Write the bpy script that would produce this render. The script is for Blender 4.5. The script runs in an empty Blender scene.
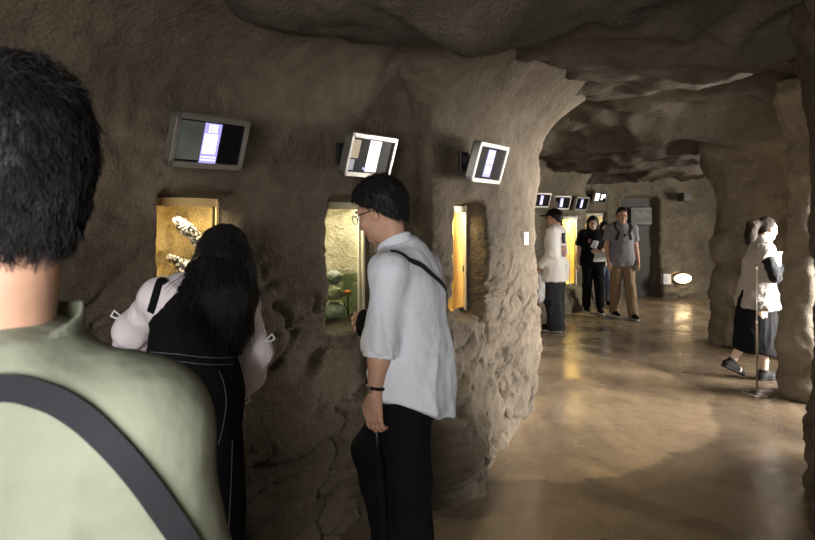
import bpy, math, random
import numpy as np
from mathutils import Vector, Matrix
from mathutils.bvhtree import BVHTree
random.seed(7); RNG = np.random.default_rng(11)
sc = bpy.context.scene
C = sc.collection
F = 634.0; EYE = 1.55; HOR = 218.0; CX = 407.5
def at(u, v, Y):
    return np.array([(u-CX)*Y/F, Y, EYE-(v-HOR)*Y/F])
def V(*a): return np.array(a, float)
def unit(v):
    v = np.asarray(v, float); return v/np.linalg.norm(v)
# ------------------------------------------------------------------ noise
def _hash(ix, iy, iz, seed):
    h = (ix.astype(np.uint32)*np.uint32(374761393) + iy.astype(np.uint32)*np.uint32(668265263) + iz.astype(np.uint32)*np.uint32(2147483647) + np.uint32((seed*1274126177) & 0xffffffff))
    h = (h ^ (h >> np.uint32(13)))*np.uint32(1274126177)
    h = h ^ (h >> np.uint32(16))
    h = h*np.uint32(2246822519); h = h ^ (h >> np.uint32(15))
    return h.astype(np.float64)/4294967295.0*2-1
def vnoise(P, seed=0):
    P = np.asarray(P, float); I = np.floor(P).astype(np.int64); f = P-I
    f = f*f*f*(f*(f*6-15)+10)
    r = 0
    for dx in (0, 1):
        wx = f[..., 0] if dx else 1-f[..., 0]
        for dy in (0, 1):
            wy = f[..., 1] if dy else 1-f[..., 1]
            for dz in (0, 1):
                wz = f[..., 2] if dz else 1-f[..., 2]
                r = r + wx*wy*wz*_hash(I[..., 0]+dx, I[..., 1]+dy, I[..., 2]+dz, seed)
    return r
def fbm(P, scale, octs=4, seed=0, gain=.5):
    P = np.asarray(P, float)/scale; r = 0; a = 1.; t = 0
    for o in range(octs):
        r = r+a*vnoise(P*2**o+o*17.3, seed+o); t += a; a *= gain
    return r/t
def ridged(P, scale, octs=3, seed=0):
    P = np.asarray(P, float)/scale; r = 0; a = 1.; t = 0
    for o in range(octs):
        r = r+a*(1-2*np.abs(vnoise(P*2**o+o*9.1, seed+o))); t += a; a *= .5
    return r/t
def sstep(a, b, x):
    t = np.clip((x-a)/(b-a), 0, 1); return t*t*(3-2*t)
# ------------------------------------------------------------------ mesh helpers
def mesh_np(name, verts, faces, mats, parent=None, smooth=True, matidx=None):
    me = bpy.data.meshes.new(name)
    verts = np.asarray(verts, np.float32)
    if isinstance(faces, np.ndarray):
        n, k = faces.shape
        me.vertices.add(len(verts)); me.vertices.foreach_set('co', verts.ravel())
        me.loops.add(n*k); me.loops.foreach_set('vertex_index', faces.astype(np.int32).ravel())
        me.polygons.add(n); me.polygons.foreach_set('loop_start', np.arange(0, n*k, k, dtype=np.int32))
        me.update(calc_edges=True)
    else:
        me.from_pydata(verts.tolist(), [], [list(map(int, f)) for f in faces])
    if smooth: me.polygons.foreach_set('use_smooth', np.ones(len(me.polygons), bool))
    for m in (mats if isinstance(mats, (list, tuple)) else [mats]): me.materials.append(m)
    if matidx is not None: me.polygons.foreach_set('material_index', np.asarray(matidx, np.int32))
    me.update()
    o = bpy.data.objects.new(name, me); C.objects.link(o)
    if parent is not None: o.parent = parent
    return o
class MB:
    """collects boxes, tubes, lathes into one mesh (local coordinates)"""
    def __init__(s): s.v = []; s.f = []; s.m = []
    def add(s, v, f, m=0):
        b = len(s.v); s.v += [tuple(map(float, p)) for p in v]; s.f += [[i+b for i in q] for q in f]; s.m += [m]*len(f)
    def box(s, c, size, R=None, m=0, bev=0.0):
        hx, hy, hz = [q/2 for q in size]; R = np.eye(3) if R is None else R
        if bev <= 0:
            v = [V(x, y, z) for x in (-hx, hx) for y in (-hy, hy) for z in (-hz, hz)]
            f = [(0, 1, 3, 2), (4, 6, 7, 5), (0, 4, 5, 1), (2, 3, 7, 6), (0, 2, 6, 4), (1, 5, 7, 3)]
        else:
            import bmesh
            bm = bmesh.new(); bmesh.ops.create_cube(bm, size=1)
            for q in bm.verts: q.co = (q.co.x*2*hx, q.co.y*2*hy, q.co.z*2*hz)
            bmesh.ops.bevel(bm, geom=list(bm.edges), offset=bev, segments=2, affect='EDGES', profile=.5)
            bm.verts.index_update(); v = [V(*q.co) for q in bm.verts]; f = [[w.index for w in q.verts] for q in bm.faces]; bm.free()
        s.add([np.asarray(c)+R@p for p in v], f, m)
    def tube(s, pts, rad, n=10, m=0, cap=True):
        pts = [np.asarray(p, float) for p in pts]; rad = [rad]*len(pts) if np.isscalar(rad) else rad
        v = []; f = []; prev = None
        for i, p in enumerate(pts):
            t = unit(pts[min(i+1, len(pts)-1)]-pts[max(i-1, 0)])
            if prev is None: u = unit(np.cross(t, [0, 0, 1] if abs(t[2]) < .9 else [1, 0, 0]))
            else: u = unit(prev-t*np.dot(prev, t))
            w = np.cross(t, u); prev = u
            for k in range(n):
                a = 2*math.pi*k/n; v.append(p+rad[i]*(u*math.cos(a)+w*math.sin(a)))
        for i in range(len(pts)-1):
            for k in range(n):
                f.append((i*n+k, i*n+(k+1) % n, (i+1)*n+(k+1) % n, (i+1)*n+k))
        if cap: f.append(tuple(range(n))[::-1]); f.append(tuple((len(pts)-1)*n+k for k in range(n)))
        s.add(v, f, m)
    def lathe(s, prof, c=(0, 0, 0), n=28, m=0):
        v = []; f = []
        for r, z in prof:
            for k in range(n):
                a = 2*math.pi*k/n; v.append((c[0]+r*math.cos(a), c[1]+r*math.sin(a), c[2]+z))
        for i in range(len(prof)-1):
            for k in range(n): f.append((i*n+k, i*n+(k+1) % n, (i+1)*n+(k+1) % n, (i+1)*n+k))
        f.append(tuple(range(n))[::-1]); f.append(tuple((len(prof)-1)*n+k for k in range(n)))
        s.add(v, f, m)
    def build(s, name, mats, parent=None, smooth=False):
        return mesh_np(name, s.v, s.f, mats, parent, smooth, s.m)
def empty(name, loc, label=None, cat=None, group=None):
    o = bpy.data.objects.new(name, None); C.objects.link(o); o.location = [float(q) for q in loc]; o.empty_display_size = .1
    if label: tag(o, label, cat, group)
    return o
def tag(o, label, cat, group=None):
    o['label'] = label; o['category'] = cat
    if group: o['group'] = group
    return o
def structure(o): o['kind'] = 'structure'; return o
# ------------------------------------------------------------------ signed distance modelling
class SDF:
    def __init__(s): s.p = []; s.cuts = []; s.lc = []; s.pl = []
    def cone(s, a, b, ra, rb=None, k=.02, flat=None, op=1):
        a = np.asarray(a, float); b = np.asarray(b, float); rb = ra if rb is None else rb
        s.p.append(('c', a, b, ra, rb, k, flat, op)); s.pl.append(list(s.lc)); return s
    def chain(s, pts, rads, k=.02, flat=None):
        for i in range(len(pts)-1): s.cone(pts[i], pts[i+1], rads[i], rads[i+1], k, flat)
        return s
    def ell(s, c, r, R=None, k=.02, op=1):
        s.p.append(('e', np.asarray(c, float), np.asarray(r, float)*np.ones(3), np.eye(3) if R is None else R, k, op)); s.pl.append(list(s.lc)); return s
    def cut(s, p, n):   # removes the side the normal points to
        s.cuts.append((np.asarray(p, float), unit(n))); return s
    def mesh(s, name, res, mat, origin=(0, 0, 0), parent=None, disp=None):
        lo = np.full(3, 1e9); hi = -lo
        bbs = []
        for q in s.p:
            if q[0] == 'c':
                r = max(q[3], q[4]); l = np.minimum(q[1], q[2])-r; h = np.maximum(q[1], q[2])+r
            else:
                e = np.sqrt(((q[3]*q[2][None, :])**2).sum(1)); l = q[1]-e; h = q[1]+e
            bbs.append((l, h))
            if q[-1] > 0: lo = np.minimum(lo, l); hi = np.maximum(hi, h)
        lo = lo-3*res; hi = hi+3*res
        n = np.ceil((hi-lo)/res).astype(int)+1
        D = np.full(n, .08, np.float32)
        ax = [lo[i]+res*np.arange(n[i]) for i in range(3)]
        for q, (l, h), lc in zip(s.p, bbs, s.pl):
            k = q[5] if q[0] == 'c' else q[4]; pad = max(k, 2.5*res)+res
            i0 = np.maximum(((l-pad-lo)/res).astype(int), 0); i1 = np.minimum(np.ceil((h+pad-lo)/res).astype(int)+1, n)
            if np.any(i1 <= i0): continue
            sl = tuple(slice(i0[i], i1[i]) for i in range(3))
            X, Y, Z = [a_.astype(np.float32) for a_ in np.meshgrid(*[ax[i][sl[i]] for i in range(3)], indexing='ij', sparse=True)]
            if q[0] == 'c':
                a, b, ra, rb, k, fl, op = q[1:]
                px, py, pz = X-a[0], Y-a[1], Z-a[2]; ba = b-a
                if fl is not None:
                    nn = unit(fl[0]); g = 1/fl[1]-1
                    dn = (px*nn[0]+py*nn[1]+pz*nn[2])*g
                    px = px+dn*nn[0]; py = py+dn*nn[1]; pz = pz+dn*nn[2]
                    ba = ba+np.dot(ba, nn)*g*nn
                L = float(np.dot(ba, ba))
                if L < 1e-12: t = 0.
                else: t = np.clip((px*ba[0]+py*ba[1]+pz*ba[2])/L, 0, 1)
                d = np.sqrt((px-t*ba[0])**2+(py-t*ba[1])**2+(pz-t*ba[2])**2)-(ra+(rb-ra)*t)
                if fl is not None and fl[1] < 1: d = d*(.5+.5*fl[1])
            else:
                c, r, R, k, op = q[1:]
                px, py, pz = X-c[0], Y-c[1], Z-c[2]
                w = [(px*R[0, j]+py*R[1, j]+pz*R[2, j])/r[j] for j in range(3)]
                k0 = np.sqrt(w[0]**2+w[1]**2+w[2]**2)
                k1 = np.sqrt((w[0]/r[0])**2+(w[1]/r[1])**2+(w[2]/r[2])**2)+1e-9
                d = k0*(k0-1)/k1
                d = np.where(k0 < .3, -float(min(r))*.7, d)
            for cp_, cn_ in lc: d = np.maximum(d, (X-cp_[0])*cn_[0]+(Y-cp_[1])*cn_[1]+(Z-cp_[2])*cn_[2])
            d = d.astype(np.float32); o = D[sl]
            if op > 0:
                hh = np.maximum(k-np.abs(o-d), 0)/k; D[sl] = np.minimum(o, d)-hh*hh*k*.25
            else:
                d = -d; hh = np.maximum(k-np.abs(o-d), 0)/k; D[sl] = np.maximum(o, d)+hh*hh*k*.25
        if s.cuts:
            X, Y, Z = np.meshgrid(*[a_.astype(np.float32) for a_ in ax], indexing='ij', sparse=True)
            for p, nn in s.cuts:
                D = np.maximum(D, ((X-p[0])*nn[0]+(Y-p[1])*nn[1]+(Z-p[2])*nn[2]).astype(np.float32))
        v, f, nrm = surface_nets(D, lo, res)
        if disp is not None: v = v+nrm*disp(v)[:, None]
        return mesh_np(name, v-np.asarray(origin, float), f, mat, parent)
def surface_nets(D, lo, res):
    S = D < 0
    c = [(i, j, k) for i in (0, 1) for j in (0, 1) for k in (0, 1)]
    nx, ny, nz = [q-1 for q in D.shape]
    cnt = np.zeros((nx, ny, nz), np.uint8)
    for i, j, k in c: cnt += S[i:i+nx, j:j+ny, k:k+nz]
    act = np.argwhere((cnt > 0) & (cnt < 8))
    idx = np.full((nx, ny, nz), -1, np.int32); idx[act[:, 0], act[:, 1], act[:, 2]] = np.arange(len(act))
    vals = {q: D[act[:, 0]+q[0], act[:, 1]+q[1], act[:, 2]+q[2]] for q in c}
    P = np.zeros((len(act), 3)); N = np.zeros(len(act))
    for a in c:
        for ax in range(3):
            if a[ax] == 1: continue
            b = list(a); b[ax] = 1; b = tuple(b)
            va, vb = vals[a], vals[b]; m = (va < 0) != (vb < 0)
            den = np.where(m, va-vb, 1.); t = np.clip(np.where(m, va/den, 0), 0, 1)
            for d in range(3): P[:, d] += m*(a[d]+(t if d == ax else 0))
            N += m
    P = P/N[:, None]
    g = np.zeros_like(P)
    for d in range(3):
        for a in c:
            g[:, d] += vals[a]*(1 if a[d] else -1)
    g = g/(np.linalg.norm(g, axis=1)[:, None]+1e-9)
    verts = lo+res*(act+P)
    F_ = []
    for ax in range(3):
        o1, o2 = [(1, 2), (2, 0), (0, 1)][ax]
        sh = [slice(None)]*3; sh2 = [slice(None)]*3
        sh[ax] = slice(0, -1); sh2[ax] = slice(1, None)
        e = S[tuple(sh)] != S[tuple(sh2)]
        e_idx = np.argwhere(e)
        ok = (e_idx[:, o1] > 0) & (e_idx[:, o2] > 0) & (e_idx[:, o1] < D.shape[o1]-1) & (e_idx[:, o2] < D.shape[o2]-1)
        e_idx = e_idx[ok]
        inside = S[e_idx[:, 0], e_idx[:, 1], e_idx[:, 2]]
        q = []
        for d1, d2 in ((-1, -1), (0, -1), (0, 0), (-1, 0)):
            w = e_idx.copy(); w[:, o1] += d1; w[:, o2] += d2
            q.append(idx[w[:, 0], w[:, 1], w[:, 2]])
        q = np.stack(q, 1); q[~inside] = q[~inside][:, ::-1]
        F_.append(q)
    f = np.concatenate(F_); f = f[(f >= 0).all(1)]
    return verts, f, g
# ------------------------------------------------------------------ materials
def new_mat(name):
    m = bpy.data.materials.new(name); m.use_nodes = True; nt = m.node_tree
    b = nt.nodes['Principled BSDF']; return m, nt, b
def nd(nt, t, **kw):
    n = nt.nodes.new(t)
    for k, v in kw.items():
        if k in n.inputs: n.inputs[k].default_value = v
        else: setattr(n, k, v)
    return n
def ramp(nt, fac, stops):
    r = nt.nodes.new('ShaderNodeValToRGB'); e = r.color_ramp.elements
    while len(e) < len(stops): e.new(.5)
    for q, (p, c) in zip(e, stops): q.position = p; q.color = (*c, 1)
    nt.links.new(fac, r.inputs['Fac']); return r
def lin(r, g, b):
    f = lambda c: (c/255/12.92) if c/255 <= .04045 else ((c/255+.055)/1.055)**2.4
    return (f(r), f(g), f(b))
def simple(name, col, rough=.6, metal=0., spec=.5, emit=None, es=1., noise=None, bump=None, sheen=0.):
    m, nt, b = new_mat(name)
    b.inputs['Base Color'].default_value = (*col, 1); b.inputs['Roughness'].default_value = rough
    b.inputs['Metallic'].default_value = metal; b.inputs['Specular IOR Level'].default_value = spec
    if sheen: b.inputs['Sheen Weight'].default_value = sheen
    if emit: b.inputs['Emission Color'].default_value = (*emit, 1); b.inputs['Emission Strength'].default_value = es
    tc = nd(nt, 'ShaderNodeTexCoord')
    if noise:
        sc_, amt = noise
        n = nd(nt, 'ShaderNodeTexNoise', Scale=sc_, Detail=4.); nt.links.new(tc.outputs['Object'], n.inputs['Vector'])
        r = ramp(nt, n.outputs['Fac'], [(.3, tuple(q*(1-amt) for q in col)), (.7, tuple(min(1, q*(1+amt)) for q in col))])
        nt.links.new(r.outputs['Color'], b.inputs['Base Color'])
    if bump:
        sc_, st, dist = bump
        n = nd(nt, 'ShaderNodeTexNoise', Scale=sc_, Detail=4.); nt.links.new(tc.outputs['Object'], n.inputs['Vector'])
        bp = nd(nt, 'ShaderNodeBump', Strength=st, Distance=dist); nt.links.new(n.outputs['Fac'], bp.inputs['Height'])
        nt.links.new(bp.outputs['Normal'], b.inputs['Normal'])
    return m
def rock_mat(name, c1, c2, c3, bump=1.0):
    m, nt, b = new_mat(name); L = nt.links.new
    tc = nd(nt, 'ShaderNodeTexCoord')
    n1 = nd(nt, 'ShaderNodeTexNoise', Scale=1.3, Detail=8., Roughness=.62); L(tc.outputs['Object'], n1.inputs['Vector'])
    n2 = nd(nt, 'ShaderNodeTexNoise', Scale=14., Detail=6., Roughness=.7); L(tc.outputs['Object'], n2.inputs['Vector'])
    r = ramp(nt, n1.outputs['Fac'], [(.32, c1), (.5, c2), (.7, c3)])
    r2 = ramp(nt, n2.outputs['Fac'], [(.25, (.55, .54, .52)), (.6, (1, 1, 1)), (.8, (1.2, 1.18, 1.12))])
    mx = nd(nt, 'ShaderNodeMix', data_type='RGBA', blend_type='MULTIPLY'); mx.inputs['Factor'].default_value = .8
    L(r.outputs['Color'], mx.inputs['A']); L(r2.outputs['Color'], mx.inputs['B']); L(mx.outputs['Result'], b.inputs['Base Color'])
    b.inputs['Roughness'].default_value = .8; b.inputs['Specular IOR Level'].default_value = .3
    n3 = nd(nt, 'ShaderNodeTexNoise', Scale=22., Detail=8., Roughness=.7); L(tc.outputs['Object'], n3.inputs['Vector'])
    n4 = nd(nt, 'ShaderNodeTexVoronoi', Scale=60.); L(tc.outputs['Object'], n4.inputs['Vector'])
    ad = nd(nt, 'ShaderNodeMath', operation='MULTIPLY_ADD'); ad.inputs[1].default_value = .25
    L(n4.outputs['Distance'], ad.inputs[0]); L(n3.outputs['Fac'], ad.inputs[2])
    bp = nd(nt, 'ShaderNodeBump', Strength=.9*bump, Distance=.02); L(ad.outputs[0], bp.inputs['Height']); L(bp.outputs['Normal'], b.inputs['Normal'])
    return m
M = {}
M['cream'] = simple('cream_post', (.72, .62, .42), .5)
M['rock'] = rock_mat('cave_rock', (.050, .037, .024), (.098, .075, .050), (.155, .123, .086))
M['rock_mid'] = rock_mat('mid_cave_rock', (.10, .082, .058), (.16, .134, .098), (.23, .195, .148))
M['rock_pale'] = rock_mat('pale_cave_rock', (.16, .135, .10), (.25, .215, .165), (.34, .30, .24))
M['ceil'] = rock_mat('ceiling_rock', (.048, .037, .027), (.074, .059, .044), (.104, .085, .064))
def floor_mat():
    m, nt, b = new_mat('polished_concrete'); L = nt.links.new
    tc = nd(nt, 'ShaderNodeTexCoord')
    mp = nd(nt, 'ShaderNodeMapping'); mp.inputs['Rotation'].default_value = (0, 0, .5); mp.inputs['Scale'].default_value = (.9, .55, 1); L(tc.outputs['Object'], mp.inputs['Vector'])
    n1 = nd(nt, 'ShaderNodeTexNoise', Scale=1.1, Detail=7., Roughness=.6, Distortion=.8); L(mp.outputs['Vector'], n1.inputs['Vector'])
    r = ramp(nt, n1.outputs['Fac'], [(.30, lin(100, 88, 74)), (.45, lin(142, 123, 101)), (.58, lin(172, 150, 121)), (.72, lin(198, 176, 146))])
    n2 = nd(nt, 'ShaderNodeTexNoise', Scale=9., Detail=6., Roughness=.7); L(tc.outputs['Object'], n2.inputs['Vector'])
    r2 = ramp(nt, n2.outputs['Fac'], [(.3, (.75, .74, .72)), (.65, (1.08, 1.06, 1.02))])
    mx = nd(nt, 'ShaderNodeMix', data_type='RGBA', blend_type='MULTIPLY'); mx.inputs['Factor'].default_value = .8
    L(r.outputs['Color'], mx.inputs['A']); L(r2.outputs['Color'], mx.inputs['B'])
    # a greyer screed laid on the near side of a curved pour line
    vm = nd(nt, 'ShaderNodeVectorMath', operation='DISTANCE'); vm.inputs[1].default_value = (.45, 5.85, 0)
    n3 = nd(nt, 'ShaderNodeTexNoise', Scale=1.5, Detail=4.); L(tc.outputs['Object'], n3.inputs['Vector'])
    L(tc.outputs['Object'], vm.inputs[0])
    ma = nd(nt, 'ShaderNodeMath', operation='MULTIPLY_ADD'); ma.inputs[1].default_value = .5; L(n3.outputs['Fac'], ma.inputs[0]); L(vm.outputs['Value'], ma.inputs[2])
    rr = ramp(nt, ma.outputs[0], [(.0, (0, 0, 0)), (1., (1, 1, 1))])
    mr = nd(nt, 'ShaderNodeMapRange'); mr.inputs['From Min'].default_value = 2.40; mr.inputs['From Max'].default_value = 2.46; L(ma.outputs[0], mr.inputs['Value'])
    mx2 = nd(nt, 'ShaderNodeMix', data_type='RGBA', blend_type='MULTIPLY'); mx2.inputs['B'].default_value = (.55, .56, .59, 1)
    L(mr.outputs['Result'], mx2.inputs['Factor']); L(mx.outputs['Result'], mx2.inputs['A']); L(mx2.outputs['Result'], b.inputs['Base Color'])
    n4 = nd(nt, 'ShaderNodeTexNoise', Scale=2.2, Detail=5.); L(tc.outputs['Object'], n4.inputs['Vector'])
    rg = nd(nt, 'ShaderNodeMapRange'); rg.inputs['From Min'].default_value = .35; rg.inputs['From Max'].default_value = .65
    rg.inputs['To Min'].default_value = .16; rg.inputs['To Max'].default_value = .38; L(n4.outputs['Fac'], rg.inputs['Value']); L(rg.outputs['Result'], b.inputs['Roughness'])
    b.inputs['Specular IOR Level'].default_value = .6
    n5 = nd(nt, 'ShaderNodeTexNoise', Scale=5., Detail=3.); L(tc.outputs['Object'], n5.inputs['Vector'])
    bp = nd(nt, 'ShaderNodeBump', Strength=.12, Distance=.02); L(n5.outputs['Fac'], bp.inputs['Height']); L(bp.outputs['Normal'], b.inputs['Normal'])
    return m
M['floor'] = floor_mat()
M['steel'] = simple('brushed_steel', (.75, .74, .72), .28, 1., bump=(300, .05, .002))
M['silver'] = simple('silver_frame', (.5, .485, .45), .32, .9)
M['black_plastic'] = simple('black_plastic', (.012, .012, .013), .4)
M['display'] = simple('dark_display', (.006, .006, .007), .3, spec=.08)
M['lilac'] = simple('lilac_display', (.3, .28, .6), .3, emit=(.34, .30, .78), es=1.1)
M['white_px'] = simple('white_display', (.8, .8, .8), .3, emit=(1, .97, 1), es=1.2)
M['pink_px'] = simple('pink_display', (.8, .6, .8), .3, emit=(1, .80, .95), es=1.0)
M['red_px'] = simple('red_display', (.8, .1, .1), .3, emit=(.9, .08, .12), es=1.2)
M['dim_px'] = simple('dim_display', (.05, .055, .05), .15, emit=(.10, .11, .09), es=.35, noise=(9, .7))
M['tan_px'] = simple('tan_display', (.3, .26, .18), .15, emit=(.6, .5, .33), es=.5)
M['grey_px'] = simple('grey_display', (.3, .3, .33), .15, emit=(.3, .31, .35), es=.7)
M['skin'] = simple('skin', (.52, .30, .205), .55, spec=.35, noise=(20, .08))
M['skin_pale'] = simple('pale_skin', (.60, .43, .34), .55, spec=.35, noise=(20, .07))
M['lip'] = simple('lip', (.36, .13, .11), .5)
M['hair'] = simple('black_hair', (.009, .008, .008), .55, spec=.25, bump=(120, .5, .004))
M['hair_brown'] = simple('dark_brown_hair', (.02, .014, .011), .7, spec=.12, bump=(120, .5, .004))
M['eye_white'] = simple('eye_white', (.7, .68, .65), .2); M['iris'] = simple('dark_iris', (.015, .01, .008), .1)
M['black_cloth'] = simple('black_cloth', (.007, .007, .008), .9, spec=.1, bump=(140, .3, .003))
M['denim_black'] = simple('black_denim', (.008, .008, .009), .9, spec=.1, bump=(160, .3, .003))
M['white_thread'] = simple('white_thread', (.14, .14, .14), .7)
M['black_web'] = simple('black_webbing', (.02, .021, .025), .8, spec=.2)
M['white_shirt'] = simple('white_shirt_cloth', (.72, .755, .82), .8, bump=(9, .55, .035))
M['white_tee'] = simple('white_tee_cloth', (.78, .76, .73), .85)
M['khaki'] = simple('sage_green_cloth', (.215, .228, .168), .8, noise=(14, .06), bump=(8, .35, .03))
M['tan'] = simple('tan_trouser_cloth', (.22, .15, .085), .85)
M['grey_pants'] = simple('charcoal_trouser_cloth', (.028, .03, .035), .9, spec=.15)
M['denim_blue'] = simple('blue_denim', (.12, .15, .22), .85)
M['fleece'] = simple('cream_fleece', (.38, .345, .305), .95, bump=(70, 1., .02), sheen=.3)
M['knit'] = simple('black_sparkly_knit', (.010, .011, .013), .8, spec=.2, bump=(90, .9, .012), noise=(80, .8))
M['shoe_black'] = simple('black_shoe', (.012, .012, .013), .75, spec=.15); M['sole_white'] = simple('white_sole', (.6, .6, .58), .6)
M['glasses'] = simple('dark_glasses_rim', (.01, .01, .01), .3)
M['paper'] = simple('paper', (.7, .72, .74), .6, noise=(8, .25)); M['plastic_white'] = simple('white_plastic', (.72, .71, .68), .5)
M['plastic_bag'] = simple('white_plastic_bag', (.75, .76, .78), .35)
def stripes(name, c1, c2, scale, direction='X', rough=.85):
    m, nt, b = new_mat(name); tc = nd(nt, 'ShaderNodeTexCoord')
    w = nd(nt, 'ShaderNodeTexWave', Scale=scale, Distortion=.3, bands_direction=direction); nt.links.new(tc.outputs['Object'], w.inputs['Vector'])
    r = ramp(nt, w.outputs['Fac'], [(.35, c1), (.65, c2)]); nt.links.new(r.outputs['Color'], b.inputs['Base Color']); b.inputs['Roughness'].default_value = rough
    return m
M['blouse'] = stripes('pink_striped_blouse', (.72, .62, .65), (.82, .78, .81), 45, 'X')
M['grey_tee'] = stripes('grey_striped_tee', (.14, .14, .16), (.24, .24, .27), 14, 'Z')
def gold_rock(name, a, b_, c, sc_=7):
    return rock_mat(name, a, b_, c, 1.2)
M['gold'] = gold_rock('golden_tank_rock', (.13, .085, .035), (.36, .26, .115), (.56, .47, .29))
M['sand'] = gold_rock('sandy_tank_rock', (.28, .24, .15), (.45, .40, .28), (.62, .58, .45))
M['amber'] = simple('amber_board', (.62, .42, .18), .5, noise=(3, .2))
M['yellow_board'] = simple('yellow_board', (.75, .58, .22), .5, noise=(3, .25))
M['gravel'] = rock_mat('grey_gravel', (.2, .2, .19), (.34, .34, .33), (.5, .5, .48), 1.4)
M['moss'] = simple('moss', (.06, .085, .03), .9, noise=(30, .5), bump=(60, 1, .02))
M['orange'] = simple('orange_leaf', (.7, .16, .03), .5)
M['speckle'] = None
m, nt, b = new_mat('speckled_black_white'); tc = nd(nt, 'ShaderNodeTexCoord'); n = nd(nt, 'ShaderNodeTexNoise', Scale=70., Detail=3.)
nt.links.new(tc.outputs['Object'], n.inputs['Vector']); r = ramp(nt, n.outputs['Fac'], [(.50, (.02, .02, .025)), (.56, (.6, .6, .63))]); nt.links.new(r.outputs['Color'], b.inputs['Base Color']); b.inputs['Roughness'].default_value = .3
M['speckle'] = m
def glass_mat(name, tint, refl=1.0):
    m, nt, b = new_mat(name); nt.nodes.remove(b); out = nt.nodes['Material Output']
    t = nd(nt, 'ShaderNodeBsdfTransparent'); t.inputs['Color'].default_value = (*tint, 1)
    g = nd(nt, 'ShaderNodeBsdfGlossy', Roughness=.02); lw = nd(nt, 'ShaderNodeLayerWeight', Blend=.5); pw = nd(nt, 'ShaderNodeMath', operation='POWER'); pw.inputs[1].default_value = 5.; fr = nd(nt, 'ShaderNodeMath', operation='MULTIPLY_ADD'); fr.inputs[1].default_value = .9; fr.inputs[2].default_value = .035; mx = nd(nt, 'ShaderNodeMixShader')
    nt.links.new(lw.outputs['Facing'], pw.inputs[0]); nt.links.new(pw.outputs[0], fr.inputs[0]); nt.links.new(fr.outputs[0], mx.inputs[0]); nt.links.new(t.outputs[0], mx.inputs[1]); nt.links.new(g.outputs[0], mx.inputs[2]); nt.links.new(mx.outputs[0], out.inputs['Surface'])
    return m
M['glass'] = glass_mat('tank_glass', (.95, .97, .95)); M['water'] = glass_mat('tank_water', (.74, .80, .72))
M['lamp_tube'] = simple('lamp_tube', (1, 1, 1), emit=(1, .85, .55), es=25.)
M['flood'] = simple('floodlight_lens', (1, .9, .7), emit=(1, .70, .36), es=9.)
M['door'] = simple('dark_door_paint', (.045, .043, .038), .6, noise=(5, .2))
M['ribbon'] = simple('white_ribbon', (.7, .68, .7), .7)
# ------------------------------------------------------------------ cave shell
def chaikin(p, it=2):
    p = np.asarray(p, float)
    for _ in range(it):
        q = [p[0]]
        for a, b in zip(p[:-1], p[1:]): q += [a*.75+b*.25, a*.25+b*.75]
        q.append(p[-1]); p = np.array(q)
    return p
def resample(p, ds):
    d = np.r_[0, np.cumsum(np.linalg.norm(np.diff(p, axis=0), axis=1))]
    s = np.linspace(0, d[-1], max(2, int(d[-1]/ds)))
    return np.stack([np.interp(s, d, p[:, i]) for i in range(2)], 1), s
def nearest_s(P, s, xy): return s[np.argmin(((P-np.asarray(xy))**2).sum(1))]
def sheet(name, poly, ds, mat, off, niches=(), z0=-.04, z1=2.85, it=2, seed=0):
    P, s = resample(chaikin(poly, it), ds)
    T = np.gradient(P, axis=0); w = max(3, int(.12/ds))|1
    ker = np.ones(w)/w
    T = np.stack([np.convolve(np.pad(T[:, i], w//2, mode='edge'), ker, 'valid') for i in range(2)], 1)
    T /= np.linalg.norm(T, axis=1)[:, None]; N = np.stack([T[:, 1], -T[:, 0]], 1)
    z = np.arange(z0, z1+ds, ds); ns, nz = len(s), len(z)
    SS, ZZ = np.meshgrid(s, z, indexing='ij')
    B = np.stack([np.repeat(P[:, None, 0], nz, 1), np.repeat(P[:, None, 1], nz, 1), ZZ], -1)
    D = off(B, SS, ZZ)
    hole = np.zeros((ns, nz), bool)
    for nc in niches:
        sa, sb = nearest_s(P, s, nc['a']), nearest_s(P, s, nc['b'])
        sm, hw = (sa+sb)/2, (sb-sa)/2; zm, hz = (nc['z0']+nc['z1'])/2, (nc['z1']-nc['z0'])/2; rc = nc.get('r', .04)
        wob = fbm(B, .25, 3, 77)*.022
        qx = np.abs(SS-sm)-hw+rc; qz = np.abs(ZZ-zm)-hz+rc
        sd = np.hypot(np.maximum(qx, 0), np.maximum(qz, 0))+np.minimum(np.maximum(qx, qz), 0)-rc+wob
        blend = sstep(.10, 0, sd)          # flatten the displaced rock to the niche plane
        t = sstep(nc.get('lip', .03), -nc.get('slope', .018), sd)
        D = D*(1-t)+(nc['off']-nc['d'])*t
        hole |= (sd < -nc.get('slope', .018)-.004) & nc.get('hole', True)
    Q = B.copy(); Q[..., 0] += N[:, None, 0]*D; Q[..., 1] += N[:, None, 1]*D
    I = np.arange(ns*nz).reshape(ns, nz)
    f = np.stack([I[:-1, :-1], I[1:, :-1], I[1:, 1:], I[:-1, 1:]], -1).reshape(-1, 4)
    if any(nc.get('hole', True) for nc in niches):
        hf = (hole[:-1, :-1] & hole[1:, 1:]).ravel(); f = f[~hf]
    o = mesh_np(name, Q.reshape(-1, 3), f, mat); structure(o)
    return o
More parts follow.
